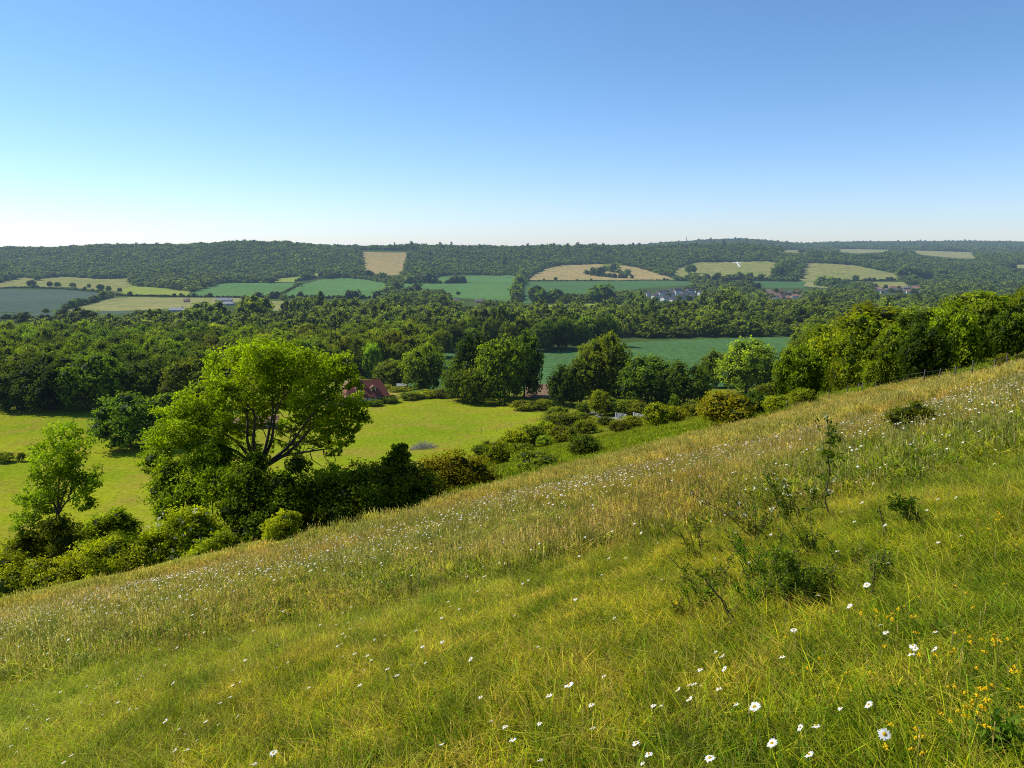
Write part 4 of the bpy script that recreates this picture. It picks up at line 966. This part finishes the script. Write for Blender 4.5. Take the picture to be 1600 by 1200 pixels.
# pale lane behind the gates
def lane():
    mb = MB(); pts = [P(*q, 40) for q in ((915, 641), (930, 647), (945, 652), (975, 655), (1005, 657), (1030, 654))]
    sub = []
    for a, b in zip(pts[:-1], pts[1:]):
        for i in range(12): sub.append(a + (b - a) * i / 12)
    c = sub[0].copy(); V = []
    sub = np.array(sub); t = unit(np.gradient(sub, axis=0)); n = unit(np.stack([-t[:, 1], t[:, 0], 0 * t[:, 0]], 1))
    for q, nn in zip(sub, n):
        for k in (-1, -.33, .33, 1):
            v = q + nn * k * 1.5; v[2] = ground(v[0], v[1]) + .08; V.append(v - c)
    K = len(sub); mb.add(V, [(4 * i + j, 4 * i + j + 1, 4 * i + j + 5, 4 * i + j + 4) for i in range(K - 1) for j in range(3)])
    link('lane', mb.build('lane', M['lane']), loc=c, kind='structure')
lane()
# post and wire fences
def fence(pts, h, label, rail=True, lean=.05):
    P3 = [P(a, b, 20) for a, b in pts]; o = empty('post_and_wire_fence', P3[0], 0, label, 'fence')
    for p in P3:
        mb = MB(); q = p - P3[0]; d = rng.normal(0, lean, 2); mb.tube([q + (0, 0, -.3), q + (d[0] * .5, d[1] * .5, h * .5), q + (d[0], d[1], h * rng.uniform(.92, 1.08))], [.05, .048, .045], 6)
        link('post', mb.build('post', GREYW), o)
    for z in (.35, .6, .85):
        mb = MB(); mb.tube([p - P3[0] + (0, 0, z * h) for p in P3], .006, 3); link('wire', mb.build('wire', GREYW), o)
fence([(1228, 647), (1258, 640), (1294, 630), (1323, 622), (1347, 618), (1368, 615), (1392, 608), (1416, 611 - 5), (1442, 605), (1466, 602), (1491, 600), (1517, 594), (1551, 591), (1573, 588), (1612, 580)], 1.3, 'leaning post and wire fence between meadow and hillside wood')
fence([(705, 688), (730, 681), (752, 677), (776, 675), (800, 668), (817, 662), (838, 655)], 1.3, 'thin post and wire fence across the right end of the pasture')
# grey brush heap in the pasture
def brush():
    p = P(663, 700, 40); s = scale_at(p); mb = MB(); r = np.random.default_rng(5); w = 40 * s; h = 11 * s
    for i in range(420):
        a = np.array([r.uniform(-w / 2, w / 2), r.uniform(-2, 2), 0]); k = 1 - (abs(a[0]) / (w / 2)) ** 2
        e = a + np.array([r.normal(0, .7), r.normal(0, .7), h * k * r.uniform(.4, 1.1)]); mb.tube([a, (a + e) / 2 + r.normal(0, .1, 3), e], [.03, .02, .01], 3)
    link('brush_heap', mb.build('brush_heap', simple('dead branches', (.35, .31, .28), (.22, .2, .18), 3.)), loc=p, label='low heap of grey dead branches in the pasture', cat='brush heap')
brush()
#@@MEADOW
# ------------------------------------------------------------------ the meadow grass
def blades(n, rad, h, w, cols, bend=.35, r=rng, seg=3, lean=(0, 0)):
    bx = r.uniform(-rad, rad, n); by = r.uniform(-rad, rad, n); az = r.uniform(0, 6.28, n)
    hh = r.uniform(*h, n); ww = r.uniform(*w, n); bd = hh * r.uniform(.05, bend, n) * 1.6
    la = r.uniform(0, 6.28, n)
    t = np.linspace(0, 1, seg + 1)
    cx = bx[:, None] + (np.cos(la) * bd)[:, None] * t ** 2 + lean[0] * hh[:, None] * t ** 1.5
    cy = by[:, None] + (np.sin(la) * bd)[:, None] * t ** 2 + lean[1] * hh[:, None] * t ** 1.5
    cz = hh[:, None] * (t - .12 * t ** 3)
    hw = ww[:, None] * (1 - .85 * t ** 1.5) / 2
    dx = np.cos(az)[:, None] * hw; dy = np.sin(az)[:, None] * hw
    V = np.stack([np.stack([cx - dx, cy - dy, cz], -1), np.stack([cx + dx, cy + dy, cz], -1)], 2)   # n, seg+1, 2, 3
    k = (seg + 1) * 2; base = (np.arange(n) * k)[:, None]
    q = np.concatenate([base + np.array([2 * i, 2 * i + 1, 2 * i + 3, 2 * i + 2]) for i in range(seg)], 0)
    c0 = np.array(cols)[r.integers(0, len(cols), n)] * r.uniform(.45, 1.5, (n, 1))
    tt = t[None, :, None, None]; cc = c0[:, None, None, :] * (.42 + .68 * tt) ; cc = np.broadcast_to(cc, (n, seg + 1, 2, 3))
    return V.reshape(-1, 3), q, cc.reshape(-1, 3)
def seedheads(n, rad, h, stem_w, hl, hw, cols, r=rng, spk=6, lean=(0, 0)):
    VV = []; QQ = []; CC = []; nv = 0
    for i in range(n):
        b = np.array([r.uniform(-rad, rad), r.uniform(-rad, rad), 0]); H = r.uniform(*h); d = r.normal(0, .10, 2)
        top = b + np.array([(d[0] + lean[0]) * H, (d[1] + lean[1]) * H, H]); c = np.array(cols[r.integers(0, len(cols))]) * r.uniform(.7, 1.3)
        a = r.uniform(0, 6.28); dx = np.array([cos(a), sin(a), 0]) * stem_w / 2
        mid = (b + top) / 2 - np.array([d[0], d[1], 0]) * H * .2
        VV += [b - dx, b + dx, mid - dx, mid + dx, top - dx * .6, top + dx * .6]; QQ += [[nv, nv + 1, nv + 3, nv + 2], [nv + 2, nv + 3, nv + 5, nv + 4]]
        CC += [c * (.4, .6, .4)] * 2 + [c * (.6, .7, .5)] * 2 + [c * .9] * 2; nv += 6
        L = hl * r.uniform(.7, 1.3)
        for k in range(spk):
            t = k / max(spk - 1, 1); cpos = top + np.array([(d[0] + lean[0]) * 1.3, (d[1] + lean[1]) * 1.3, 1.]) * L * (t - .6)
            w = hw * (1 - .6 * abs(t - .35)) * r.uniform(.6, 1.3); a = r.uniform(0, 6.28); s = np.array([cos(a), sin(a), .4]) * w; u = np.array([0, 0, L / spk * .9])
            VV += [cpos - u, cpos + s, cpos + u, cpos - s * .5]; QQ += [[nv, nv + 1, nv + 2, nv + 3]]; CC += [c] * 4; nv += 4
    return np.array(VV), np.array(QQ), np.array(CC)
def comb(parts):
    V = []; Q = []; Cc = []; n = 0
    for v, q, c in parts: V.append(v); Q.append(q + n); Cc.append(c); n += len(v)
    return np.concatenate(V), [np.concatenate(Q)], np.concatenate(Cc)
GCOL = [(.42, .455, .02), (.54, .53, .025), (.31, .38, .02), (.60, .53, .04), (.62, .49, .13), (.42, .44, .03), (.16, .28, .02), (.12, .20, .02)]
GBRN = [(.58, .55, .04), (.62, .50, .09), (.46, .35, .09), (.66, .60, .07), (.48, .54, .03), (.30, .20, .07), (.70, .60, .16)]
FARG = [(.78, .58, .13), (.70, .50, .14), (.82, .64, .17), (.58, .50, .06), (.52, .35, .13)]
CLOV = [(.22, .44, .03), (.14, .32, .03), (.34, .52, .04)]
DKST = [(.16, .09, .045), (.22, .12, .06), (.12, .07, .04)]
GDRY = [(.62, .53, .15), (.56, .50, .11), (.46, .50, .08), (.50, .40, .12)]
SEED = [(.62, .42, .23), (.52, .34, .19), (.70, .54, .28), (.48, .36, .17)]
SEEDP = [(.82, .62, .28), (.74, .54, .24), (.62, .42, .20)]
LN = (-.10, .10)
near_p = []
for i in range(10):
    r = np.random.default_rng(900 + i); br = i >= 6
    near_p.append(comb([blades(170, .17, (.03, .13), (.0045, .011), GBRN if br else GCOL, 1.7, r, 3, LN), blades(16, .17, (.08, .18), (.003, .005), GDRY, 1.8, r, 3, LN),
                        blades(5, .17, (.14, .28), (.0015, .0025), DKST, .5, r, 3, LN), blades(14, .17, (.02, .10), (.012, .022), CLOV, 2.6, r, 2)] + ([seedheads(1, .17, (.24, .40), .002, .05, .005, SEED, r, 6, LN)] if i % 3 == 0 else [])))
mid_p = []
for i in range(10):
    r = np.random.default_rng(930 + i); br = i >= 5
    mid_p.append(comb([blades(180, .42, (.05, .18), (.014, .028), GBRN if br else GCOL, 1.3, r, 2, LN), blades(36, .42, (.10, .25), (.008, .014), GDRY, .7, r, 2, LN), blades(20, .42, (.15, .32), (.006, .010), DKST, .4, r, 2, LN),
                       seedheads((24 if br else 4) + 3 * (i % 3), .42, (.19, .33), .005, .045, .015, SEED, r, 4, LN)]))
far_p = []
for i in range(8):
    r = np.random.default_rng(960 + i); br = i >= 3
    far_p.append(comb([blades(130, 1.0, (.12, .28), (.03, .06), FARG if br else GCOL, .9, r, 2, LN), blades(110, 1.0, (.16, .34), (.018, .03), FARG if br else GDRY, .9, r, 2, LN), blades(30, 1.0, (.2, .38), (.012, .02), DKST, .3, r, 2, LN),
                       seedheads(110, 1.0, (.20, .34), .008, .05, .026, SEEDP, r, 3, LN)]))
def meadow_pts(y0, y1, sp, extra=0.):
    X, Y, Z = [], [], []
    y = y0
    while y < y1:
        hw = .82 * max(y, 1) + 1.5
        xs = np.arange(-hw, hw, sp); X.append(xs + rng.uniform(-.5, .5, len(xs)) * sp); Y.append(y + rng.uniform(-.5, .5, len(xs)) * sp); y += sp
    X = np.concatenate(X); Y = np.concatenate(Y); Z = ground(X, Y); px, py = proj(X, Y, Z)
    k = (py > np.interp(px, MEX, MEY) + extra) & (px > -170) & (px < 1770) & (py < 1420) & (Y > y0 - .5)
    return X[k], Y[k], Z[k], px[k], py[k]
def greener(X, Y):    # lush patches, strongest at the lower right
    return wob(X, Y, 2.2, 8) * .5 + .5
def grass(name, protos, y0, y1, sp, s, label, ng):
    X, Y, Z, px, py = meadow_pts(y0, y1, sp); n = len(X); print(name, n)
    dry = np.clip(.46 + sstep(Y, 5, 16) * .5 + sstep(Y, 16, 32) * .40 - .36 * sstep(px, 900, 1500) * (1 - sstep(Y, 12, 30)) + .14 * wob(X, Y, 1.9, 4) + .10 * wob(X, Y, 7, 1), .04, .99)
    pk = np.where(rng.random(n) < dry, rng.integers(ng, len(protos), n), rng.integers(0, ng, n))
    hs = 1 + .30 * wob(X, Y, 1.1, 6) + .18 * wob(X, Y, .35, 2)
    hs = np.clip(hs, .55, 1.4) * rng.uniform(.8, 1.2, n)
    scatter(name, protos, np.stack([X, Y, Z - .01], 1), rng.choice([0, .3, -.3, .6, -.6, .15, -.15], n) + rng.uniform(-.2, .2, n), np.stack([np.full(n, s), np.full(n, s), hs], 1), pk,
            [GRASS], 'gcol', label=label, cat='grass', kind='stuff')
def slope_grass():
    y = 45; X = []; Y = []
    while y < 230:
        sp = .9 + y / 130; xs = np.arange(-.5 * y, .9 * y, sp); X.append(xs + rng.uniform(-.5, .5, len(xs)) * sp); Y.append(y + rng.uniform(-.5, .5, len(xs)) * sp); y += sp
    X = np.concatenate(X); Y = np.concatenate(Y); Z = ground(X, Y); px, py = proj(X, Y, Z); e = np.interp(px, MEX, MEY)
    k = (py < e + 2) & (py > e - 130) & (px > 640) & ~inside(px, py, poly(FIELDS[-2][4])) & ~inside(px, py, poly(FIELDS[-4][4])) & (py > 612 - .18 * (px - 840))
    X, Y, Z = X[k], Y[k], Z[k]; n = len(X); print('slope', n)
    r = np.random.default_rng(990); pr = []
    for i in range(4): pr.append(comb([blades(120, 1.1, (.1, .34), (.05, .09), [(.30, .38, .02), (.38, .43, .025), (.22, .30, .02), (.44, .42, .05)], .6, r, 2, LN), blades(20, 1.1, (.2, .5), (.03, .05), GDRY, .5, r, 2, LN)]))
    hs = np.clip(1 + .5 * wob(X, Y, 4, 3), .4, 1.8)
    scatter('slope_grass', pr, np.stack([X, Y, Z], 1), rng.uniform(0, 6, n), np.stack([np.full(n, 1.), np.full(n, 1.), hs], 1), rng.integers(0, 4, n), [GRASS], 'gcol', label='brighter green tufty grass on the slope below the tan meadow', cat='grass', kind='stuff')
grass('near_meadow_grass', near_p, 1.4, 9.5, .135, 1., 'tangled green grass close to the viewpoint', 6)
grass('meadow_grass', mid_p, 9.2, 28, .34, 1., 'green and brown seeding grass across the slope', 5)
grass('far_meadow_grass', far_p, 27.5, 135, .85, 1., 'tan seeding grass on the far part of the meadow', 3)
slope_grass()
# ------------------------------------------------------------------ daisies
def daisy_parts(r, petals=17):
    R = .024; pv = []; pq = []
    for i in range(petals):
        a = 2 * pi * i / petals + r.uniform(-.08, .08); L = R * r.uniform(.85, 1.1); w = .0042; dr = r.uniform(-.25, .1)
        c, s = cos(a), sin(a)
        def pt(rr, ww, z): return (c * rr - s * ww, s * rr + c * ww, z)
        k = len(pv); pv += [pt(.005, -w * .5, 0), pt(.005, w * .5, 0), pt(L * .65, w, L * dr * .4), pt(L * .65, -w, L * dr * .4), pt(L, w * .35, L * dr), pt(L, -w * .35, L * dr)]
        pq += [(k, k + 1, k + 2, k + 3), (k + 3, k + 2, k + 4, k + 5)]
    pv = np.array(pv)
    dv = [(0, 0, .005)]; dt = []
    for j, (rr, z) in enumerate(((.004, .0045), (.0078, .001))):
        for i in range(8): dv.append((rr * cos(i * pi / 4), rr * sin(i * pi / 4), z))
    dt = [(0, 1 + i, 1 + (i + 1) % 8) for i in range(8)]; dq = [(1 + i, 9 + i, 9 + (i + 1) % 8, 1 + (i + 1) % 8) for i in range(8)]
    return pv, pq, np.array(dv), dt, dq
def tiltm(v, ax, ay):
    Rx = np.array([[1, 0, 0], [0, cos(ax), -sin(ax)], [0, sin(ax), cos(ax)]]); Ry = np.array([[cos(ay), 0, sin(ay)], [0, 1, 0], [-sin(ay), 0, cos(ay)]])
    return v @ (Ry @ Rx).T
DV = []
for i in range(5):
    r = np.random.default_rng(70 + i); pv, pq, dv, dt, dq = daisy_parts(r, 15 + i)
    ax = r.uniform(-.25, .1) + (.55 if i == 0 else 0); ay = r.uniform(-.55, -.2)
    top = np.array([-.03 + r.uniform(-.02, .02), .02, 0])
    pv = tiltm(pv, ax, ay); dv = tiltm(dv, ax, ay)
    pm = mesh('petals', pv, [pq], [PLAIN], attr={'gcol': np.tile((.82, .82, .78), (len(pv), 1))})
    dm = mesh('disc', dv, [dt, dq], [PLAIN], attr={'gcol': np.tile((.62, .40, .03), (len(dv), 1))}, smooth=True)
    mb = MB(); mb.tube([(.02, -.01, -.34), (.008, 0, -.15), (0, 0, -.002)], .0013, 4)
    V = np.concatenate(mb.V); sm = mesh('stem', V, [np.concatenate(mb.Q)], [PLAIN], attr={'gcol': np.tile((.12, .19, .03), (len(V), 1))})
    DV.append((pm, dm, sm))
DAISY = """1354,914 1278,930 1327,947 1240,984 1376,976 1384,988 1461,987 1118,1018 1128,1025 1222,1026 1426,1009 1430,1013 1424,1022 1460,1014 1094,1046 1085,1068 1094,1071 1123,1076 1077,1092 1021,1102 1033,1102
1150,1100 1179,1104 1313,1106 1357,1101 1250,1137 1275,1134 1382,1147 1206,1161 1264,1179 1109,1184 1004,1192 17,1165 45,1120 127,1097 142,1100 160,1116 184,1097 202,1108 213,1107 52,1101 99,1191 111,1180 289,1147 308,1156 292,1171
273,1172 321,1127 341,1132 371,1119 359,1089 375,1065 383,1031 364,1014 364,1047 296,1036 397,1193 427,1176 424,1004 500,976 519,964 525,976 544,973 554,1021 580,1031 574,1024 536,1025 562,1070 539,995 585,999 34,1063 185,1055 105,1015
889,1070 943,1056 767,1126 789,1135 801,1155 843,1130 844,1187 924,1101 926,1137 1149,832 1308,861 650,985 660,1010 690,965 735,1030 700,940 745,955 620,1055 665,1035 605,1045 840,1010 960,965 1034,905""".split()
DAISY = [tuple(float(v) for v in q.split(',')) for q in DAISY]
r = np.random.default_rng(33)
while len(DAISY) < 298:
    y = 1195 - (1195 - 800) * r.random() ** .55; x = r.uniform(0, 1600)
    y = r.uniform(np.interp(x, MEX, MEY) + 60, 1195)
    if r.random() > np.clip(1.1 - (y - np.interp(x, MEX, MEY) - 60) / 190, .07, 1): continue
    if x > 1100 and y > 880 and r.random() < .75: continue
    DAISY.append((x, y))
DAISY.sort(key=lambda q: -q[1])
UNIQ = {(1382, 1147): 'largest daisy, white petals wide open, facing the viewer at lower right', (1109, 1184): 'open daisy at the bottom edge right of centre', (1354, 914): 'bright daisy in front of the dark weed stem at the right',
        (1179, 1104): 'wide daisy with drooping petals in the lower right grass', (1206, 1161): 'daisy seen from above left of the largest daisy', (1077, 1092): 'spread out daisy with thin petals in the lower middle right',
        (1327, 947): 'daisy right of the dark weed patch, alone in green grass', (17, 1165): 'daisy in the bottom left corner of the meadow', (427, 1176): 'ragged daisy at the bottom left of centre', (397, 1193): 'daisy cut by the bottom edge, left of centre',
        (889, 1070): 'daisy in the bottom middle, tilted to the left'}
for i, (x, y) in enumerate(DAISY):
    hgt = r.uniform(.22, .32)
    p = P(x, y, 1.2, lift=hgt)
    if p[1] < 1.8: continue
    v = DV[1 + i % 4]; u = UNIQ.get((int(x), int(y)))
    if u and (x, y) == (1382, 1147): v = DV[0]
    o = empty('oxeye_daisy', p + (0, 0, hgt), r.uniform(-.5, .5), u or 'white oxeye daisy with yellow centre standing in the meadow grass', 'daisy', None if u else 'oxeye daisies in the meadow')
    s = r.uniform(.45, .8) * (1.4 if u else 1.)
    o.scale = (s, s, 1)
    for nm, me in zip(('petals', 'disc', 'stem'), v): link(nm, me, o)
# the thousands beyond
def simple_daisy(R, H, col):
    v = [(0, 0, H + .002)] + [(R * cos(i * pi / 3), R * sin(i * pi / 3) - 0.0, H - R * .45 * cos(i * pi / 3) * -1) for i in range(6)]
    v = np.array(v); t = [(0, 1 + i, 1 + (i + 1) % 6) for i in range(6)]
    return v, [t], np.tile(col, (7, 1))
X, Y, Z, px, py = meadow_pts(9, 75, .30, 0)
edge = np.interp(px, MEX, MEY)
dens = np.clip(.10 + .22 * np.exp(-((py - edge - 38) / 30) ** 2) + .10 * wob(X, Y, 5, 3), .015, 1) * np.where(Y > 22, 1.7, np.where(px < 950, 2.3, 1.25))
dens *= np.where(px > 1000, np.clip(1.25 - (py - 600) / 420, .15, 1), 1)
dens *= np.where(py < edge + 14, .2, 1) * np.where(px > 1050, 1.0, 1.5)
k = rng.random(len(X)) < dens * .95
X, Y, Z = X[k], Y[k], Z[k]; n = len(X); print('small daisies', n)
sz = np.interp(Y, [8, 25, 70], [.8, 1.15, 1.75]) * rng.uniform(.7, 1.25, n)
scatter('meadow_daisies', [simple_daisy(.023, .37, (.85, .85, .82)), simple_daisy(.021, .33, (.82, .82, .76)), simple_daisy(.019, .39, (.78, .76, .7))], np.stack([X, Y, Z], 1), rng.uniform(-.6, .6, n),
        np.stack([sz, sz, rng.uniform(.85, 1.15, n)], 1), rng.integers(0, 3, n), [PLAIN], 'gcol', tiltx=rng.uniform(-.1, .25, n), label='myriad tiny white flowers sprinkled over the far meadow', cat='flowers', kind='stuff')
# yellow trefoil flowers at the lower right
mbv = []; 
def trefoil():
    r = np.random.default_rng(8); V = []; T = []
    for k in range(5):
        c = np.array([r.normal(0, .007), r.normal(0, .007), r.uniform(-.003, .006)]); d = unit(r.normal(size=(1, 3)))[0] * .0075
        e = np.cross(d, (0, 0, 1)) + 1e-4; e = e / np.linalg.norm(e) * .006; n0 = len(V)
        V += [c - d, c + e, c + d, c - e, c + (0, 0, .007)]; T += [(n0, n0 + 1, n0 + 4), (n0 + 1, n0 + 2, n0 + 4), (n0 + 2, n0 + 3, n0 + 4), (n0 + 3, n0, n0 + 4)]
    pm = mesh('petals', np.array(V), [T], [PLAIN], attr={'gcol': np.tile((.82, .54, .015), (len(V), 1))})
    mb = MB(); mb.tube([(.015, 0, -.2), (0, 0, 0)], .001, 3); Vs = np.concatenate(mb.V)
    return pm, mesh('stem', Vs, [np.concatenate(mb.Q)], [PLAIN], attr={'gcol': np.tile((.10, .16, .03), (len(Vs), 1))})
TP = trefoil()
YEL = [(1369, 956), (1389, 964), (1395, 968), (1405, 952), (1423, 964), (1371, 963), (1396, 960), (1561, 812), (1566, 808), (1556, 812), (1508, 926), (1571, 913), (1536, 1001), (1550, 1000), (1562, 1001), (1573, 999), (1539, 1020), (1553, 1001),
       (1527, 1089), (1541, 1095), (1546, 1096), (1512, 1106), (1501, 1112), (1434, 1153), (1441, 1150), (1539, 1075), (1486, 1126), (1597, 1104), (1514, 995), (1490, 1020), (1360, 1051), (1238, 1051), (1279, 1029), (1033, 958), (1031, 955), (1432, 990), (1588, 1049), (1482, 1075), (1577, 1078), (1228, 997)]
for i in range(50):
    c = YEL[r.integers(0, 38)]; YEL.append((c[0] + r.normal(0, 22), c[1] + r.normal(0, 22)))
for x, y in YEL:
    if x > 1598 or x < 0: continue
    h = r.uniform(.2, .3); p = P(x, y, 1.2, lift=h)
    o = empty('trefoil_flower', p + (0, 0, h), r.uniform(0, 6), 'small orange yellow trefoil flower in the green grass at the lower right', 'flower', 'yellow trefoil flowers'); s = r.uniform(.6, 1.0); o.scale = (s, s, s)
    link('petals', TP[0], o); link('stem', TP[1], o)
# ------------------------------------------------------------------ weeds and saplings in the meadow
TWIG = simple('twig', (.16, .11, .06), (.09, .065, .035), 9., haze=False)
WEEDLEAF = leaf_mat('weed leaf', haze=False, trans=.35, worldvar=.5, rnd=False)
def weed(name, px, base, top, wpx, label, stems=6, leaf=.022, nleaf=160, colr=(1, 1, 1), cat='weed', lean=0., tips=0, single=False, fan=1.):
    p = P(px, base, 1.5); s = scale_at(p); H = (base - top) * s * .95 + .06; W = wpx * s; r = np.random.default_rng(int(px * 13 + base)); o = empty(name, p, 0, label, cat)
    tb = MB(); lb = MB(); fb = MB()
    ends = []
    for i in range(stems):
        b = np.array([r.normal(0, W * .10), r.normal(0, W * .10), -.03]); a = r.uniform(-1, 1)
        hh = H * (r.uniform(.65, 1.) if i else 1.)
        e = b + np.array([a * W * .5 * fan + lean * H, r.uniform(-.3, .3) * W, hh])
        if single: e = b + np.array([lean * H, 0, H])
        pts, rd = limb(b, e, .0055 if not single else .012, .003, r, 9, .15, .02); tb.tube(pts, rd, 5)
        nb = 3 if not single else 6
        tips_ = [pts]
        for j in range(nb):
            k = r.integers(3, 8); d = unit(np.array([r.normal(), r.normal(), .6])[None])[0] * H * r.uniform(.1, .26) * (.5 if single else 1)
            q, qr = limb(pts[k], pts[k] + d, .003, .0012, r, 5, .1, .05); tb.tube(q, qr, 4); tips_.append(q)
        for q in tips_:
            m = max(int(nleaf * 1.9) // (stems * (nb + 1)), 2); lo = .45 if q is pts else .2
            t = r.uniform(lo, 1, m) * (len(q) - 1.001); i0 = t.astype(int); f = (t - i0)[:, None]
            c = q[i0] * (1 - f) + q[i0 + 1] * f + r.normal(0, leaf * .9, (m, 3))
            V, Q, A = leaves(c, rdir(m, r) * .8 + np.array([-.2, 0, .6]), leaf * (.75 if leaf < .1 else 1), np.clip(r.normal(.4, .2, m), 0, 1), r, .5); lb.add(V, Q, a=A)
        if tips:
            for q in tips_[:tips]:
                c = q[-1] + r.normal(0, .012, (7, 3)); V, Q, A = leaves(c, rdir(7, r) + np.array([0, 0, .8]), .016, np.ones(7), r); fb.add(V, Q, a=A)
    if name == 'meadow_weed': o['group'] = 'low weeds around the sapling'
    link('stem', tb.build('stem', TWIG, smooth=True), o)
    l = link('leaves', lb.build('leaves', WEEDLEAF), o); l.color = (*colr, 1)
    if tips: link('buds', fb.build('buds', CREAM), o)
WD = (.7, .75, .8)
weed('sapling', 1290, 822, 640, 34, 'tall thin sapling with dark leaves and cream buds sticking up from the meadow', 1, .036, 120, WD, 'sapling', -.10, 4, True)
weed('bramble', 1244, 835, 735, 90, 'leafy bramble with cream buds left of the tall thin sapling', 7, .026, 420, WD, 'bramble', -.05, 2)
weed('bramble', 1180, 860, 775, 130, 'twiggy brown stemmed bramble spreading in the meadow', 9, .018, 420, (1.1, .85, .8), 'bramble', -.15, 1, fan=1.4)
weed('bramble', 1090, 880, 800, 80, 'sparse twiggy bramble at the left of the weed patch', 6, .018, 240, (1.0, .85, .8), 'bramble', -.3)
weed('nettle_patch', 1236, 965, 850, 62, 'dark tall weeds in the centre of the weed patch', 8, .018, 620, (.75, .85, .6), 'weeds', -.12, fan=.8)
weed('bramble', 1270, 940, 880, 90, 'low shaded bramble right of the dark tall weeds', 8, .022, 380, (.6, .7, .7), 'bramble', 0)
for k in range(20):
    x = rng.normal(1195, 78); b = rng.uniform(780, 985); hh = rng.uniform(30, 72)
    weed('meadow_weed', x, b, b - hh, rng.uniform(40, 90), 'low soft green weed tangled in the grass around the brambles and sapling', 7, .017, 300, (rng.uniform(.8, 1.25), rng.uniform(.95, 1.25), .8), 'weed', rng.uniform(-.3, .1))
weed('dock_stem', 1384, 850, 790, 14, 'dark upright dock stem right of the tall thin sapling', 1, .014, 60, (.6, .6, .6), 'weed', -.25, 0, True)
weed('dock_stem', 1365, 945, 880, 14, 'dark dock stem behind the bright daisy', 1, .013, 60, (.6, .6, .6), 'weed', -.08, 0, True)
weed('bramble', 1450, 830, 765, 50, 'dark leafy shoot leaning left across the meadow at the right', 4, .024, 260, (.5, .65, .6), 'bramble', -.95, fan=.4)
weed('dead_stalk', 1155, 990, 900, 30, 'thin dark dead stalk leaning in the grass', 2, .012, 20, WD, 'stalk', -.4, 0)
weed('bramble', 1110, 935, 880, 110, 'low brown green bramble in front of the twiggy ones', 8, .02, 300, (.85, .8, .75), 'bramble', -.1)
weed('thorn_shoot', 1283, 690, 640, 16, 'thin bare shoot far behind the tall thin sapling', 2, .03, 40, (.8, .6, .6), 'shoot', -.3, 0)
weed('thorn_bush', 1405, 598, 571, 34, 'open tan flowering bush at the edge of the hillside wood', 9, .35, 420, (2.6, 1.5, 2.0), 'bush', 0)
weed('thistle', 1565, 1195, 1120, 70, 'dark green broad leaved weed at the lower right corner', 6, .03, 200, (.7, .95, .9), 'weed', 0)
weed('plantain', 1395, 1125, 1085, 50, 'dark green leafy rosette in the grass above the largest daisy', 6, .022, 150, (.7, .95, .8), 'weed', 0)
#@@LIGHT
# ------------------------------------------------------------------ light
SUN_AZ, SUN_EL = radians(-68), radians(44)     # azimuth from +Y, negative = left of the view
w = bpy.data.worlds.new('World'); sc.world = w; w.use_nodes = True; nt = w.node_tree; nt.nodes.clear()
sky = N(nt, 'ShaderNodeTexSky'); sky.sky_type = 'NISHITA'; sky.sun_disc = False; sky.sun_elevation = SUN_EL; sky.sun_rotation = SUN_AZ
sky.air_density = 1.0; sky.dust_density = .15; sky.ozone_density = 2.2; sky.altitude = 60
bg = N(nt, 'ShaderNodeBackground'); bg.inputs['Strength'].default_value = .122; ow = N(nt, 'ShaderNodeOutputWorld')
tcn = N(nt, 'ShaderNodeTexCoord'); sx = N(nt, 'ShaderNodeSeparateXYZ'); nt.links.new(tcn.outputs['Generated'], sx.inputs[0])
mr = N(nt, 'ShaderNodeMapRange', interpolation_type='SMOOTHSTEP'); mr.inputs[1].default_value = -.02; mr.inputs[2].default_value = .24; nt.links.new(sx.outputs['Z'], mr.inputs[0])
tint = mixc(nt, 1., sky.outputs[0], mixc(nt, mr.outputs[0], (.86, 1.02, 1.46), (.72, .97, 1.21)), 'MULTIPLY')
nt.links.new(tint, bg.inputs['Color']); nt.links.new(bg.outputs[0], ow.inputs['Surface'])
sd = bpy.data.lights.new('sun', 'SUN'); sd.energy = 5.0; sd.angle = radians(.53); sd.color = (1, .94, .83)
so = bpy.data.objects.new('sun', sd); C.objects.link(so)
from mathutils import Vector
dv = Vector((sin(SUN_AZ) * cos(SUN_EL), cos(SUN_AZ) * cos(SUN_EL), sin(SUN_EL)))
so.rotation_euler = dv.to_track_quat('Z', 'Y').to_euler(); so.location = dv * 100
sc.view_settings.view_transform = 'Standard'; sc.view_settings.look = 'None'; sc.view_settings.exposure = 0
sc.cycles.max_bounces = 4; sc.cycles.transmission_bounces = 3; sc.cycles.diffuse_bounces = 3; sc.cycles.glossy_bounces = 1
sc.cycles.use_denoising = False; sc.cycles.filter_width = 1.05
